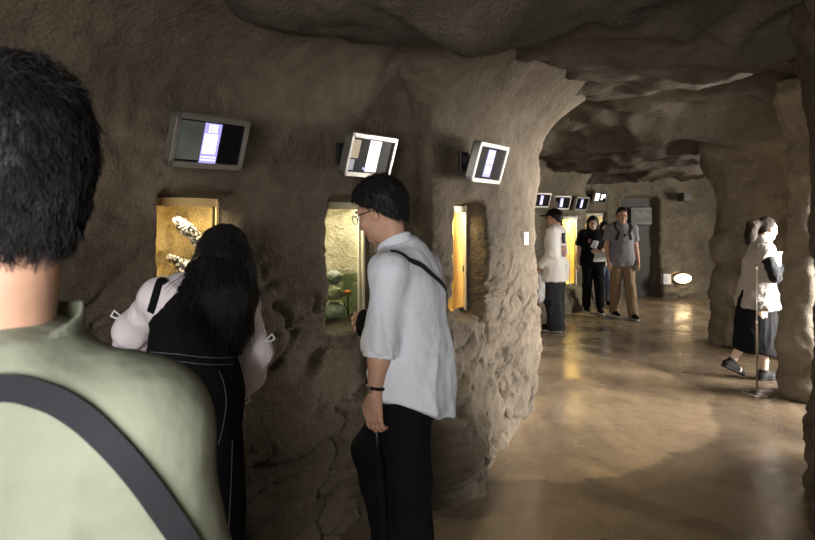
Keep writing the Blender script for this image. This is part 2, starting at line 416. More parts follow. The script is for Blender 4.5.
def rock_off(flare, seed, big=.07, over=.5, zf=(.95, .25), ztop=2.0, ra=.05, rf=.02):
    def f(B, S, Z):
        d = flare*sstep(zf[0], zf[1], Z)
        d = d+over*np.clip((Z-ztop)/.6, 0, 2)**2
        G = B*np.array([1, 1, 1.3])
        d = d+big*fbm(G, .9, 3, seed)+ra*ridged(G+.15*fbm(B, .5, 2, seed+5)[..., None], .38, 4, seed+9)+rf*fbm(B, .10, 3, seed+20)
        # tilted strata: shallow ledges that rise along the wall
        q = (Z-.28*S)/.23+1.2*fbm(B, .6, 3, seed+31)
        fr = q-np.floor(q); led = np.where(fr < .85, fr/.85, (1-fr)/.15)
        amp = sstep(1.25, .8, Z)*(.4+.6*sstep(-.2, .3, fbm(B, .7, 2, seed+40)))
        d = d+.05*led*amp
        for sd, st in ((61, .9), (67, .55)):
            n = fbm(np.stack([B[..., 0], B[..., 1], (Z-.30*S)*2.6], -1), st, 3, sd)
            d = d-.042*np.exp(-(n/.028)**2)*sstep(1.6, 1.0, Z)
        return d
    return f
NICHES = [dict(a=(-1.045, 2.755), b=(-.77, 3.03), z0=.95, z1=1.665, d=.24, off=.0),
          dict(a=(-.395, 3.405), b=(-.10, 3.70), z0=.94, z1=1.66, d=.25, off=.0),
          dict(a=(.30, 3.84), b=(.53, 4.14), z0=.935, z1=1.645, d=.17, off=.0)]
near_poly = [(-4.4, -1.2), (-3.4, .2), (-2.6, 1.2), (-1.09, 2.71), (-.77, 3.03), (-.43, 3.37), (-.12, 3.68), (.0, 3.74), (.09, 3.62), (.18, 3.62), (.27, 3.78), (.52, 4.12), (.85, 4.65), (1.06, 5.05), (1.12, 5.4), (1.0, 5.8), (.7, 6.6), (.55, 7.4), (.6, 7.7)]
NEARB = -.04
def near_off(B, S, Z):
    fl = .25-.24*sstep(3.6, 4.4, B[..., 1])
    return rock_off(0, 3, big=.06, ra=.034, rf=.013)(B, S, Z)+NEARB+fl*sstep(.95, .25, Z)
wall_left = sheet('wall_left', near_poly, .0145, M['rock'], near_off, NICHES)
FARN = [dict(a=(2.60, 10.48), b=(2.96, 10.80), z0=.40, z1=1.59, d=.08, off=.0)]
BACKN = [dict(a=(3.50, 12.45), b=(3.88, 12.45), z0=.9, z1=1.66, d=.08, off=.0)]
alc_poly = [(.45, 7.2), (.7, 8.0), (1.2, 8.8), (2.1, 9.9), (2.6, 10.48), (2.96, 10.8), (3.14, 11.3), (3.25, 11.9), (3.35, 12.5), (3.35, 12.8)]
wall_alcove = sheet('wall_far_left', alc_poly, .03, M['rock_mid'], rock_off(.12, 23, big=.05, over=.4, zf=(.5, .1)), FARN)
back_poly = [(3.0, 12.3), (3.4, 12.45), (3.9, 12.45), (4.2, 12.45), (5.0, 12.45), (6.2, 12.4), (7.2, 12.3), (8.4, 12.0)]
wall_back = sheet('wall_back', back_poly, .03, M['rock_mid'], rock_off(.1, 51, big=.09, over=.3), [dict(a=(4.22, 12.45), b=(4.93, 12.45), z0=-.3, z1=1.97, d=.3, off=.05, hole=False, r=.1, slope=.04)]+BACKN)
# right wall runs from the far end of the polyline to the near one so that its face looks into the corridor
right_poly = [(8.6, 3.3), (5.2, 3.5), (3.4, 3.9), (2.95, 4.14), (2.68, 4.02), (2.44, 3.77), (2.15, 3.3), (1.86, 2.6), (1.55, 1.5), (1.55, .2), (1.7, -1.5)]
wall_right = sheet('wall_right', right_poly, .03, M['rock'], rock_off(.04, 71, big=.04, over=.15))
far_right_poly = [(8.4, 12.4), (7.6, 10.5), (6.6, 9.0), (5.4, 8.3), (4.85, 8.0), (4.6, 7.5), (4.55, 6.95), (5.0, 6.7), (8.6, 7.0)]  # final points, out of view, bent to keep side daylight off the broad pillar
wall_inner = sheet('wall_far_right', far_right_poly, .06, M['rock'], rock_off(.1, 91, big=.08))
# ceiling: scalloped pockets with sharp crests between them
def ceil_z(X, Y):
    P = np.stack([X*1.0, Y*1.0, np.zeros_like(X)], -1)
    Pw = P+.35*np.stack([fbm(P, 1.1, 2, 5), fbm(P, 1.1, 2, 6), np.zeros_like(X)], -1)
    base = 2.36-.17*sstep(6., 12.3, Y)+.10*sstep(4., 2., Y)
    z = base+.50*np.abs(fbm(Pw*np.array([.75, 1., 1]), 1.25, 2, 11, gain=.35))+.12*np.abs(fbm(Pw, .45, 2, 15))
    z = z+.05*fbm(P, .3, 3, 19)+.012*fbm(P, .07, 2, 25)
    z = z-.30*np.exp(-(((X+.10)/.75)**2+((Y-2.75)/.42)**2)**1.5)
    return z
nxg, nyg = np.arange(-4.6, 8.6, .04), np.arange(-1.6, 13.2, .04)
XX, YY = np.meshgrid(nxg, nyg, indexing='ij'); ZC = ceil_z(XX, YY)
I = np.arange(XX.size).reshape(XX.shape)
cf = np.stack([I[:-1, :-1], I[:-1, 1:], I[1:, 1:], I[1:, :-1]], -1).reshape(-1, 4)
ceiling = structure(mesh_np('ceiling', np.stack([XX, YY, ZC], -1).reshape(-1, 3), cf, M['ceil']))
fb = MB(); fb.box((2, 5.8, -.05), (13.6, 15.2, .1)); floor = structure(fb.build('floor', M['floor']))
# pillars on the right
def rock_disp(seed, amp=.07):
    def f(v):
        return amp*fbm(v, .45, 3, seed)+.045*ridged(v*np.array([1, 1, 1.2]), .3, 3, seed+3)+.01*fbm(v, .07, 2, seed+8)
    return f
s = SDF(); s.chain([V(3.54, 5.5, -.2), V(3.46, 5.5, .45), V(3.46, 5.5, 1.0), V(3.46, 5.5, 1.5), V(3.50, 5.48, 2.0), V(3.55, 5.45, 2.8)], [.28, .17, .125, .12, .14, .36], k=.1)
s.cut((0, 0, -.02), (0, 0, -1)).cut((0, 0, 2.75), (0, 0, 1))
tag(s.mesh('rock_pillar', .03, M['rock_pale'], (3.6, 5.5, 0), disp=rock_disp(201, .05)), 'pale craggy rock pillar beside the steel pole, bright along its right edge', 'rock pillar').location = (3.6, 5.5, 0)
s = SDF(); s.chain([V(4.22, 7.75, -.2), V(4.2, 7.75, .6), V(4.28, 7.75, 1.2), V(4.25, 7.75, 1.8), V(4.25, 7.75, 2.8)], [.5, .42, .42, .40, .7], k=.1)
s.ell((4.08, 7.6, 1.15), (.38, .35, .25), k=.1)
s.cut((0, 0, -.02), (0, 0, -1)).cut((0, 0, 2.7), (0, 0, 1))
tag(s.mesh('rock_pillar', .035, M['rock_mid'], (4.1, 7.75, 0), disp=rock_disp(231, .09)), 'broad dark rock pillar standing behind the woman in the cream vest', 'rock pillar').location = (4.1, 7.75, 0)
# ------------------------------------------------------------------ display tanks in the niches
def rot_z(a): return np.array([[math.cos(a), -math.sin(a), 0], [math.sin(a), math.cos(a), 0], [0, 0, 1]])
def place(o, loc, rz): o.location = [float(q) for q in loc]; o.rotation_euler = (0, 0, rz); return o
def niche_frame(nc):
    a, b = np.array(nc['a']), np.array(nc['b']); t = (b-a)/np.linalg.norm(b-a); n = np.array([t[1], -t[0]])
    c = (a+b)/2-n*(nc['d']-nc['off']-.004); return c, t, n, np.linalg.norm(b-a)
def backdrop(name, W, H, D, mat, root, seed, amp=.06):
    r = .02; x = np.arange(-W/2, W/2+r, r); z = np.arange(0, H+r, r); X, Z = np.meshgrid(x, z, indexing='ij')
    P = np.stack([X, X*0, Z], -1); Y = D-.03-amp*(fbm(P, .22, 4, seed)+.6*ridged(P, .13, 2, seed+3))
    Y = Y-.16*(2*np.abs(X)/W)**4-.10*sstep(.12, 0, Z)
    I = np.arange(X.size).reshape(X.shape); f = np.stack([I[:-1, :-1], I[1:, :-1], I[1:, 1:], I[:-1, 1:]], -1).reshape(-1, 4)
    return mesh_np(name, np.stack([X, Y, Z], -1).reshape(-1, 3), f, mat, root)
def tank(nc, label, group, rock, post, depth=.42, lamp=7., col=(1, .80, .48), seed=1, ly=.12, posts=(.0,)):
    c, t, n, W0 = niche_frame(nc); z0 = nc['z0']-.04; H = nc['z1']-nc['z0']+.08; W = W0+.16
    root = empty('display_tank', (c[0], c[1], z0), label, 'display tank', group); root.rotation_euler = (0, 0, math.atan2(t[1], t[0]))
    b = MB(); th = .012
    b.box((0, depth/2, th/2), (W, depth, th)); b.box((0, depth/2, H-th/2), (W, depth, th)); b.box((0, depth-th/2, H/2), (W, th, H))
    for sgn in (-1, 1): b.box((sgn*(W/2-th/2), depth/2, H/2), (th, depth, H))
    b.build('housing', rock, root)
    backdrop('rock_backdrop', W-.03, H-.03, depth, rock, root, seed)
    g = MB(); g.box((0, .004, H/2), (W-.03, .006, H-.02)); g.build('glass_pane', M['glass'], root)
    fr = MB()
    for x in posts: fr.box((x*W, -.008, H/2), (.016, .018, H-.04), bev=.003)
    fr.box((0, -.004, H-.078), (W-.04, .012, .042), bev=.003)
    fr.build('frame_post', post, root)
    lm = MB(); lm.tube([(-W/2+.04, .06, H-.035), (W/2-.04, .06, H-.035)], .012); lm.build('lamp', M['lamp_tube'], root, True)
    l = bpy.data.lights.new('tank_lamp', 'AREA'); l.shape = 'RECTANGLE'; l.size = W*.7; l.size_y = .1; l.energy = lamp; l.color = col
    lo = bpy.data.objects.new('tank_lamp', l); C.objects.link(lo); lo.parent = root; lo.location = (0, ly, H-.055); lo.rotation_euler = (-.35, 0, 0)
    return root, W, H
def in_tank(root, p):
    R = rot_z(root.rotation_euler.z); return R@np.asarray(p, float)+np.array(root.location)
GR = 'lit display tanks set in the rock niches'
t1, W1, H1 = tank(NICHES[0], 'golden lit display tank in the niche in front of the bending woman', GR, M['gold'], M['amber'], lamp=8, seed=3, posts=(.30,))
t2, W2, H2 = tank(NICHES[1], 'display tank half filled with water in the niche facing the man in the white shirt', GR, M['sand'], M['cream'], lamp=7, seed=8, col=(1, .92, .70), posts=(.30, .36))
t3, W3, H3 = tank(NICHES[2], 'narrow amber lit display tank with wooden posts in the niche beside the white switch', GR, M['amber'], M['cream'], lamp=12, seed=14, ly=.05, posts=(.29,))
b = MB(); b.box((.03, .11, H3/2), (.30, .02, H3-.04), None, bev=.003); b.build('side_board', M['yellow_board'], t3)
t4, W4, H4 = tank(FARN[0], 'tall bright yellow display tank on the far wall behind the man in the black cap', GR, M['yellow_board'], M['plastic_white'], lamp=22, seed=21, posts=(.0, .3), col=(1, .80, .36))
t5, W5, H5 = tank(BACKN[0], 'dim yellowish display tank on the far wall behind the woman in the black T-shirt', GR, M['sand'], M['silver'], lamp=5, seed=27, posts=(.3,))
# contents of the first tank: a black-and-white speckled branch
p = lambda x, y, z: in_tank(t1, (x*.85+.13, y, z+.02))
s = SDF(); s.chain([p(-.08, .22, .62), p(-.03, .21, .57), p(.03, .2, .52), p(.07, .2, .45), p(.04, .19, .38), p(-.03, .19, .33)], [.022, .03, .026, .022, .035, .05], k=.03)
s.chain([p(.07, .2, .43), p(.03, .17, .36)], [.02, .045], k=.03).chain([p(-.12, .22, .42), p(-.06, .2, .38)], [.02, .03], k=.03)
o = p(0, .2, .3); tag(s.mesh('branch', .008, M['speckle'], o, disp=lambda v: .012*fbm(v, .03, 2, 4)), 'black and white speckled branch inside the golden lit tank', 'branch').location = o
s = SDF(); s.ell(p(.02, .26, .1), (.16, .12, .12), k=.05).ell(p(-.12, .24, .12), (.1, .1, .15), k=.05).ell(p(.1, .2, .06), (.12, .1, .1), k=.05)
o = p(0, .24, .012); tag(s.mesh('mossy_rock', .012, M['moss'], o, disp=lambda v: .02*fbm(v, .06, 3, 6)), 'dark mossy rock on the floor of the golden lit tank', 'rock').location = o
# contents of the second tank
for k, (x, y, z, r, mt, lb) in enumerate([(.085, .12, .075, .06, 'gravel', 'grey stone at the bottom of the water tank, lowest of its pile'), (.08, .12, .19, .05, 'sand', 'pale round stone in the middle of the pile in the water tank'), (.09, .13, .285, .045, 'gravel', 'dark grey stone on top of the pile in the water tank')]):
    s = SDF(); q = p = in_tank(t2, (x, y, z)); s.ell(q, (r*1.15, r, r), k=.02)
    tag(s.mesh('stone', .008, M[mt], q, disp=lambda v: .012*fbm(v, .04, 2, 30+k)), lb, 'stone', 'stones piled in the water tank').location = q
q = in_tank(t2, (.165, .09, .015)); b = MB()
root = empty('water_plant', q, 'small water plant with an orange leaf top in the tank facing the white shirt man', 'plant')
b.tube([(0, 0, 0), (.005, .0, .06), (0, .005, .12), (.003, 0, .17)], [.008, .007, .006, .004], 8); b.tube([(0, 0, .06), (-.02, .01, .10), (-.025, .01, .13)], [.005, .004, .002], 6); b.build('stem', M['moss'], root, True)
s = SDF(); s.ell((0, 0, .18), (.022, .02, .011), k=.01).ell((-.012, 0, .17), (.014, .012, .008), k=.01); s.mesh('leaf', .004, M['orange'], (0, 0, 0), root)
b = MB(); b.box((0, .2, .165), (W2-.04, .37, .30)); wq = b.build('water', M['water'], t2)
# loose gravel on the sill of the middle niche
# ------------------------------------------------------------------ monitors
def monitor(loc, th, tilt, W, H, content, label, wall_d, group='tilted wall monitors above the niches'):
    root = empty('wall_monitor', loc, label, 'monitor', group)
    root.rotation_euler = Matrix.Rotation(-th, 3, 'Z').to_euler()   # local x along the wall, local -y into the corridor
    # wall tangent (sin th, cos th): local x must map to it
    root.rotation_euler = (0, 0, math.pi/2-th)
    ct, st = math.cos(tilt), math.sin(tilt)
    R = np.array([[1, 0, 0], [0, ct, -st], [0, st, ct]])    # tips the top forward, towards -y
    L = lambda x, y, z: R@np.array([x, y, z])
    bz = .026
    fr = MB()
    fr.box(L(0, 0, H/2-bz/2), (W, .05, bz), R, bev=.003); fr.box(L(0, 0, -H/2+bz/2), (W, .05, bz), R, bev=.003)
    for sg in (-1, 1): fr.box(L(sg*(W/2-bz*.4), 0, 0), (bz*.8, .05, H), R, bev=.003)
    fr.build('frame', M['silver'], root)
    b = MB(); b.box(L(0, .012, 0), (W-.02, .045, H-.02), R); b.box(L(0, .04, 0), (W*.5, .04, H*.45), R, bev=.008); b.build('back_case', M['black_plastic'], root)
    d = MB(); w, h = W-2*bz*.8, H-2*bz
    y0 = -.0125
    def px(x0, x1, z0, z1, m, e): d.box(L((x0+x1)/2*w, y0-.0006*e, (z0+z1)/2*h), ((x1-x0)*w, .0012, (z1-z0)*h), R, m)
    px(-.5, .5, -.5, .5, 0, 0)
    for (x0, x1, z0, z1, m, e) in content: px(x0, x1, z0, z1, m, e)
    d.build('display', [M['display'], M['lilac'], M['white_px'], M['pink_px'], M['red_px'], M['dim_px'], M['tan_px'], M['grey_px']], root)
    k = MB(); k.box((-W*.18, wall_d/2+.03, .02), (.05, wall_d, .04), None, bev=.004); k.box((-W*.18, wall_d+.03, .01), (.10, .02, .12), None, bev=.004); k.build('wall_bracket', M['black_plastic'], root)
    return root
def rows(x0, x1, zs, n, m, e, rr):
    out = []
    for z0, z1 in zs:
        x = x0
        for i in range(n):
            wd = (x1-x0)/n; out.append((x+wd*.12, x+wd*(.75+.2*rr.random()), z0, z1, m, e)); x += wd
    return out
rr = random.Random(3)
c1 = [(-.48, -.13, -.46, .46, 5, 1), (-.12, .14, -.5, .46, 1, 1), (-.10, .10, -.28, .20, 2, 2)] + rows(-.06, .09, [(.24, .30), (.32, .38), (.39, .43)], 3, 2, 2, rr) + rows(-.11, .13, [(-.38, -.35), (-.45, -.42)], 7, 2, 2, rr)
c2 = [(-.49, -.30, -.1, .44, 6, 1), (-.49, -.36, -.46, -.14, 7, 1), (-.08, .20, -.47, .47, 2, 1), (-.08, .20, .30, .46, 3, 2), (-.08, .20, -.47, -.40, 3, 2), (-.14, -.10, -.42, -.35, 1, 1)]
c3 = [(-.16, .12, -.44, .44, 1, 1), (-.02, .02, -.06, .02, 4, 3)] + rows(-.12, .10, [(.30, .40), (.20, .28)], 3, 2, 2, rr) + rows(-.12, .10, [(.04, .13), (-.02, .03)], 2, 2, 2, rr) + [(-.13, .09, -.24, -.10, 2, 2)] + rows(-.1, .06, [(-.33, -.29)], 4, 2, 2, rr)
rad = math.radians
monitor((-.86, 2.74, 1.88), rad(39.5), rad(19), .36, .232, c1, 'silver framed monitor with a violet column on its screen, above the bending woman', .10)
monitor((-.206, 3.40, 1.884), rad(39), rad(17.5), .36, .232, c2, 'silver framed monitor showing a white bar, above the man in the white shirt', .10)
monitor((.486, 3.83, 1.882), rad(34.4), rad(16.8), .375, .241, c3, 'silver framed monitor with rows of white text, above the narrow amber tank', .10)
cf_ = [(-.10, .10, -.40, .42, 1, 1), (-.06, .06, .02, .30, 2, 2), (-.02, .08, -.34, -.02, 2, 2)]
cg = [(-.45, -.10, -.40, .40, 2, 1), (.05, .22, -.30, .30, 2, 1), (.25, .42, -.1, .35, 2, 1)]
for (u, v, Y, th, lb, ct_, dd) in [(541, 200, 9.62, 55, 'far monitor half hidden behind the near rock corner, leftmost of the far row', cf_, .12), (561, 202.5, 10.28, 62, 'far monitor directly above the man in the black cap', cf_, .12),
                           (581, 203.5, 10.62, 50, 'far monitor above the left shoulder of the woman in the black T-shirt', cf_, .12), (600, 197, 12.15, 58, 'farthest monitor showing pale blocks, highest of the far row', cg, .16)]:
    monitor(at(u, v, Y), rad(th), rad(17), .36, .235, ct_, lb, dd)
# ------------------------------------------------------------------ small fittings
def fitting(name, loc, nrm, label, cat):
    r = empty(name, loc, label, cat); n = unit(nrm); r.rotation_euler = (0, 0, math.atan2(n[1], n[0])+math.pi/2); return r   # local -y = outwards
r = fitting('wall_switch', at(524.5, 238.5, 4.70), (.86, -.5), 'small white switch plate on the rock wall right of the narrow amber tank', 'switch')
b = MB(); b.box((0, 0, 0), (.08, .035, .095), None, bev=.004); b.build('back_box', M['plastic_white'], r)
b = MB(); b.box((.0, -.02, 0), (.05, .008, .065), None, bev=.003); b.build('rocker', M['cream'], r)
q = at(683, 278.5, 12.18); r = fitting('wall_floodlight', q, (0, -1), 'glowing oval floodlight low on the back rock wall', 'light')
b = MB(); nseg = 28; vs = []; fs = []
for yy, sx, sz in ((.14, .19, .11), (.03, .18, .105), (.01, .165, .09)):
    for k in range(nseg): a = 2*math.pi*k/nseg; vs.append((sx*math.cos(a), yy, sz*math.sin(a)))
for i in range(2):
    for k in range(nseg): fs.append((i*nseg+k, i*nseg+(k+1) % nseg, (i+1)*nseg+(k+1) % nseg, (i+1)*nseg+k))
b.add(vs, fs); b.build('casing', M['silver'], r, True)
b = MB(); vs = [(.165*math.cos(2*math.pi*k/nseg), 0., .09*math.sin(2*math.pi*k/nseg)) for k in range(nseg)]+[(.12*math.cos(2*math.pi*k/nseg), -.06, .06*math.sin(2*math.pi*k/nseg)) for k in range(nseg)]+[(0, -.08, 0)]
b.add(vs, [(k, (k+1) % nseg, nseg+(k+1) % nseg, nseg+k) for k in range(nseg)]+[(nseg+k, nseg+(k+1) % nseg, 2*nseg) for k in range(nseg)]); b.build('lens', M['flood'], r, True)
r = fitting('socket_box', at(666.5, 279, 12.25), (0, -1), 'small white socket box on the back wall left of the floodlight', 'socket')
b = MB(); b.box((0, .03, 0), (.15, .14, .2), None, bev=.01); b.build('cover', M['plastic_white'], r); b = MB(); b.box((-.03, -.043, 0), (.05, .01, .12), None, bev=.004); b.build('flap', M['grey_px'], r)
r = fitting('speaker_box', at(687, 197, 12.0), (0, -1), 'square grey box mounted high on the back wall under the ceiling', 'box')
b = MB(); b.box((0, .1, 0), (.16, .3, .16), None, bev=.01); b.build('case', M['door'], r)
# stanchion
r = empty('stanchion', at(757, 393, 5.61)*V(1, 1, 0), 'slim steel stanchion pole on a round base beside the vest woman', 'stanchion')
b = MB(); b.lathe([(.128, 0), (.13, .006), (.125, .014), (.04, .022), (.016, .03)]); b.build('base', M['steel'], r, True)
b = MB(); b.lathe([(.0095, .025), (.0095, .62), (.0125, .625), (.0125, .64), (.008, .645), (.008, 1.08), (.012, 1.085), (.013, 1.12), (.006, 1.135)]); b.build('pole', M['steel'], r, True)
# back door and the sign on it
b = MB(); b.box((4.58, 12.72, .97), (.78, .05, 1.98), None, bev=.006); b.box((4.58, 12.692, 1.45), (.56, .012, .8), None, bev=.004); b.box((4.58, 12.692, .55), (.56, .012, .7), None, bev=.004)
d = structure(b.build('door_1', M['door']))
r = empty('sign_board', at(641, 216, 12.55), 'small grey picture sign on the dark recessed door behind the man in grey', 'sign')
b = MB(); b.box((0, 0, 0), (.42, .03, .34), None, bev=.005); b.build('panel', M['black_plastic'], r)
b = MB(); b.box((0, -.018, .0), (.40, .006, .28), None, m=0)
for k in range(5): b.box((-.12+.06*k, -.022, .06-.03*(k % 3)), (.05, .004, .07+.02*(k % 2)), None, m=1)
b.build('picture', [simple('sign_grey', (.05, .05, .047), .5), simple('sign_pale', (.12, .12, .11), .5)], r)

# ------------------------------------------------------------------ people
def joints(H, az, xy, ov=None, world=None):
    s_ = H/1.72; f = V(math.sin(az), math.cos(az), 0); r = V(math.cos(az), -math.sin(az), 0); u = V(0, 0, 1); o = V(xy[0], xy[1], 0)
    L = dict(pelvis=(0, 0, .93), waist=(0, 0, 1.06), chest=(0, .01, 1.27), neck=(0, -.02, 1.45), head=(0, .02, 1.597))
    for sg, n in ((-1, 'L'), (1, 'R')):
        L.update({'sh'+n: (sg*.175, -.01, 1.395), 'el'+n: (sg*.215, -.03, 1.12), 'wr'+n: (sg*.215, .04, .88), 'hip'+n: (sg*.09, 0, .90), 'kn'+n: (sg*.1, .015, .49), 'an'+n: (sg*.105, -.02, .085)})
    L.update(ov or {})
    J = {k: o+s_*(r*p[0]+f*p[1]+u*p[2]) for k, p in L.items()}
    J.update(world or {})
    J.update(f=f, r=r, s=s_, root=o, az=az)
    return J
def head_axes(J, yaw, pitch, roll=0.):
    a = J['az']+yaw; f = V(math.sin(a)*math.cos(pitch), math.cos(a)*math.cos(pitch), -math.sin(pitch)); r = V(math.cos(a), -math.sin(a), 0)
    u = np.cross(r, f); r2 = r*math.cos(roll)+u*math.sin(roll); u2 = np.cross(r2, f)
    J['hR'] = np.stack([r2, f, u2], 1); return J
def hp(J, *p): return J['head']+J['hR']@(np.array(p)*J['s'])
def hand(S, w, d, t, pn, curl=.5, sc_=1.):
    d = unit(d); t = unit(t-d*np.dot(t, d)); pn = unit(pn-d*np.dot(pn, d)-t*np.dot(pn, t))
    S.cone(w-d*.02*sc_, w+d*.03*sc_, .026*sc_, .026*sc_, .02, (pn, .75))
    for i, ln in enumerate((.070, .078, .073, .057)):
        off = t*(.029-.0195*i)*sc_; kn = w+d*(.092-.004*abs(i-1.2))*sc_+off
        S.cone(w+d*.015*sc_+off*.65, kn, .0135*sc_, .0105*sc_, .012)
        p = kn; a = curl*.55
        for q, (fr, rd) in enumerate(((.45, .0092), (.31, .0085), (.24, .0075))):
            dd = d*math.cos(a)+pn*math.sin(a)+t*(.06-.045*i)
            n = p+unit(dd)*ln*fr*sc_; S.cone(p, n, rd*sc_*1.05, rd*sc_, .005); p = n; a += curl*(.8+.06*i)
    b0 = w+d*.022*sc_+t*.026*sc_; b1 = b0+unit(d*.75+t*.6+pn*.3)*.045*sc_; b2 = b1+unit(d+t*.1+pn*.35)*.032*sc_; b3 = b2+unit(d-t*.05+pn*.45)*.025*sc_
    S.chain([b0, b1, b2, b3], [.0145*sc_, .0115*sc_, .0098*sc_, .008*sc_], .008)
def body(J, root, res, skin, hands=None, thick=1., fem=False):
    s_ = J['s']; S = SDF(); f = J['f']; fl = (f, .66)
    S.cone(J['pelvis'], J['waist'], .150*s_*thick, .128*s_*thick, .05, fl).cone(J['waist'], J['chest'], .128*s_*thick, .152*s_*thick, .05, fl)
    m = (J['shL']+J['shR'])/2
    S.cone(J['chest'], m, .152*s_*thick, .10*s_*thick, .05, fl).cone(J['shL'], J['shR'], .055*s_, None, .05)
    S.cone(J['neck']-V(0, 0, .05*s_), hp(J, 0, -.03, -.03), .056*s_, .052*s_, .03)
    for n in 'LR':
        S.cone(m+V(0, 0, .03*s_), J['sh'+n], .06*s_, .05*s_, .05)
        S.chain([J['sh'+n], J['el'+n]], [.052*s_*thick, .041*s_*thick], .03)
        mid = J['el'+n]*.65+J['wr'+n]*.35
        S.chain([J['el'+n], mid, J['wr'+n]], [.041*s_*thick, .040*s_*thick, .026*s_], .02)
        S.chain([J['hip'+n], J['kn'+n]], [.085*s_*thick, .056*s_], .05)
        c = J['kn'+n]*.68+J['an'+n]*.32-f*.012*s_
        S.chain([J['kn'+n], c, J['an'+n]], [.054*s_, .053*s_, .036*s_], .03)
        t = J.get('toe'+n, f); hl = J['an'+n]-t*.035*s_-V(0, 0, .04*s_)
        S.chain([hl, J['an'+n]+t*.09*s_-V(0, 0, .05*s_), J['an'+n]+t*.15*s_-V(0, 0, .06*s_)], [.034*s_, .034*s_, .024*s_], .03)
        h = (hands or {}).get(n)
        d = unit(J['wr'+n]-J['el'+n])
        if h is None: h = (d*.6+V(0, 0, -.4), f, (J['r'] if n == 'L' else -J['r']), .45)
        hand(S, J['wr'+n]+unit(h[0])*.012, h[0], h[1], h[2], h[3], s_*(.93 if fem else 1.))
    R = J['hR']
    E = lambda p, r, k=.02, op=1: S.ell(hp(J, *p), np.array(r)*s_, R, k*s_, op)
    E((0, -.012, .035), (.076, .094, .088), .03); E((0, .03, -.02), (.062, .06, .088), .03); E((0, .035, -.072), (.046, .045, .036), .03)
    E((0, .072, -.095), (.02, .016, .016), .025)
    E((0, .078, .026), (.048, .018, .013), .02)
    for sg in (-1, 1):
        E((sg*.031, .100, .003), (.017, .016, .011), .012, -1)
        E((sg*.042, .064, -.03), (.022, .022, .02), .025)
        E((sg*.077, -.008, -.012), (.010, .021, .031), .01); E((sg*.087, -.002, -.010), (.005, .011, .018), .006, -1)
        E((sg*.012, .094, -.037), (.009, .010, .007), .008)
    S.cone(hp(J, 0, .086, .008), hp(J, 0, .107, -.034), .008*s_, .0125*s_, .015*s_)
    E((0, .084, -.062), (.023, .011, .0065), .008); E((0, .083, -.072), (.020, .011, .0065), .006); E((0, .098, -.067), (.022, .006, .0022), .004, -1)
    o = S.mesh('body', res, [skin], J['root'], root); return o
def eyes(J, root, glasses=False, brow='hair'):
    s_ = J['s']
    for sg in (-1, 1):
        S = SDF(); c = hp(J, sg*.031, .0835, .003); S.ell(c, .0115*s_, J['hR'], .005)
        e = S.mesh('eye', .0022, [M['eye_white'], M['iris']], J['root'], root)
        fwd = J['hR'][:, 1]; cl = c-J['root']
        for p in e.data.polygons:
            q = np.array(p.center)-cl
            if np.dot(unit(q), fwd) > .80: p.material_index = 1
        b = MB(); b.tube([hp(J, sg*.014, .098, .024)-J['root'], hp(J, sg*.032, .097, .030)-J['root'], hp(J, sg*.052, .082, .025)-J['root']], [.003, .0045, .002], 6); b.build('eyebrow', M[brow], root, True)
    b = MB(); b.tube([hp(J, -.022, .090, -.067)-J['root'], hp(J, 0, .0955, -.066)-J['root'], hp(J, .022, .090, -.067)-J['root']], [.002, .0045, .002], 6); b.build('lips', M['lip'], root, True)
    if glasses:
        b = MB(); o = J['root']
        for sg in (-1, 1):
            pts = [hp(J, sg*.034+.024*math.cos(a), .112-.10*abs(sg*.034+.024*math.cos(a))**1.5*3, .0+.019*math.sin(a))-o for a in np.linspace(0, 2*math.pi, 17)]
            b.tube(pts, .0018*s_*glasses, 6, cap=False)
            b.tube([hp(J, sg*.058, .105, .006)-o, hp(J, sg*.076, .07, .006)-o, hp(J, sg*.084, -.005, .004)-o, hp(J, sg*.082, -.03, -.012)-o], .0018*s_*glasses, 6)
        b.tube([hp(J, -.011, .112, .004)-o, hp(J, 0, .115, .007)-o, hp(J, .011, .112, .004)-o], .0018*s_*glasses, 6)
        b.build('glasses', M['glasses'], root, True)
def hair_short(J, root, res, mat, vol=1., disp=None, line=(-.078, .86), thick=.012, nape=False, fore=.085):
    s_ = J['s']; S = SDF(); R = J['hR']
    S.ell(hp(J, 0, -.014, .040), np.array((.079+thick*.8, .097+thick*.9, .09+thick*1.4*vol))*s_, R, .02)
    S.ell(hp(J, 0, .035, .075), np.array((.07, .065, .052*vol))*s_, R, .03)
    S.ell(hp(J, 0, -.05, -.02), np.array((.073, .058, .075))*s_, R, .03)
    if nape: S.ell(hp(J, 0, -.042, -.066), np.array((.064, .052, .066))*s_, R, .03)
    n = R@unit(np.array([0, line[1], -1.])); S.cut(hp(J, 0, -.1, line[0]), n)
    S.ell(hp(J, 0, .125, -.01), np.array((.075, .055, fore))*s_, R, .015, -1)
    for sg in (-1, 1): S.ell(hp(J, sg*.1, .01, -.015), np.array((.03, .032, .035))*s_, R, .01, -1)
    return S.mesh('hair', res, mat, J['root'], root, disp or (lambda v: .006*s_*fbm(v, .03, 3, 61)))
def folds(amp=.008, sc_=.14, seed=3, st=(1, 1, .55)):
    st = np.array(st)
    return lambda v: np.maximum(amp*(ridged(v*st+.06*fbm(v, .3, 2, seed+50)[:, None], sc_, 2, seed)-.1)+amp*.7*fbm(v, sc_*1.8, 2, seed+7), -.003)
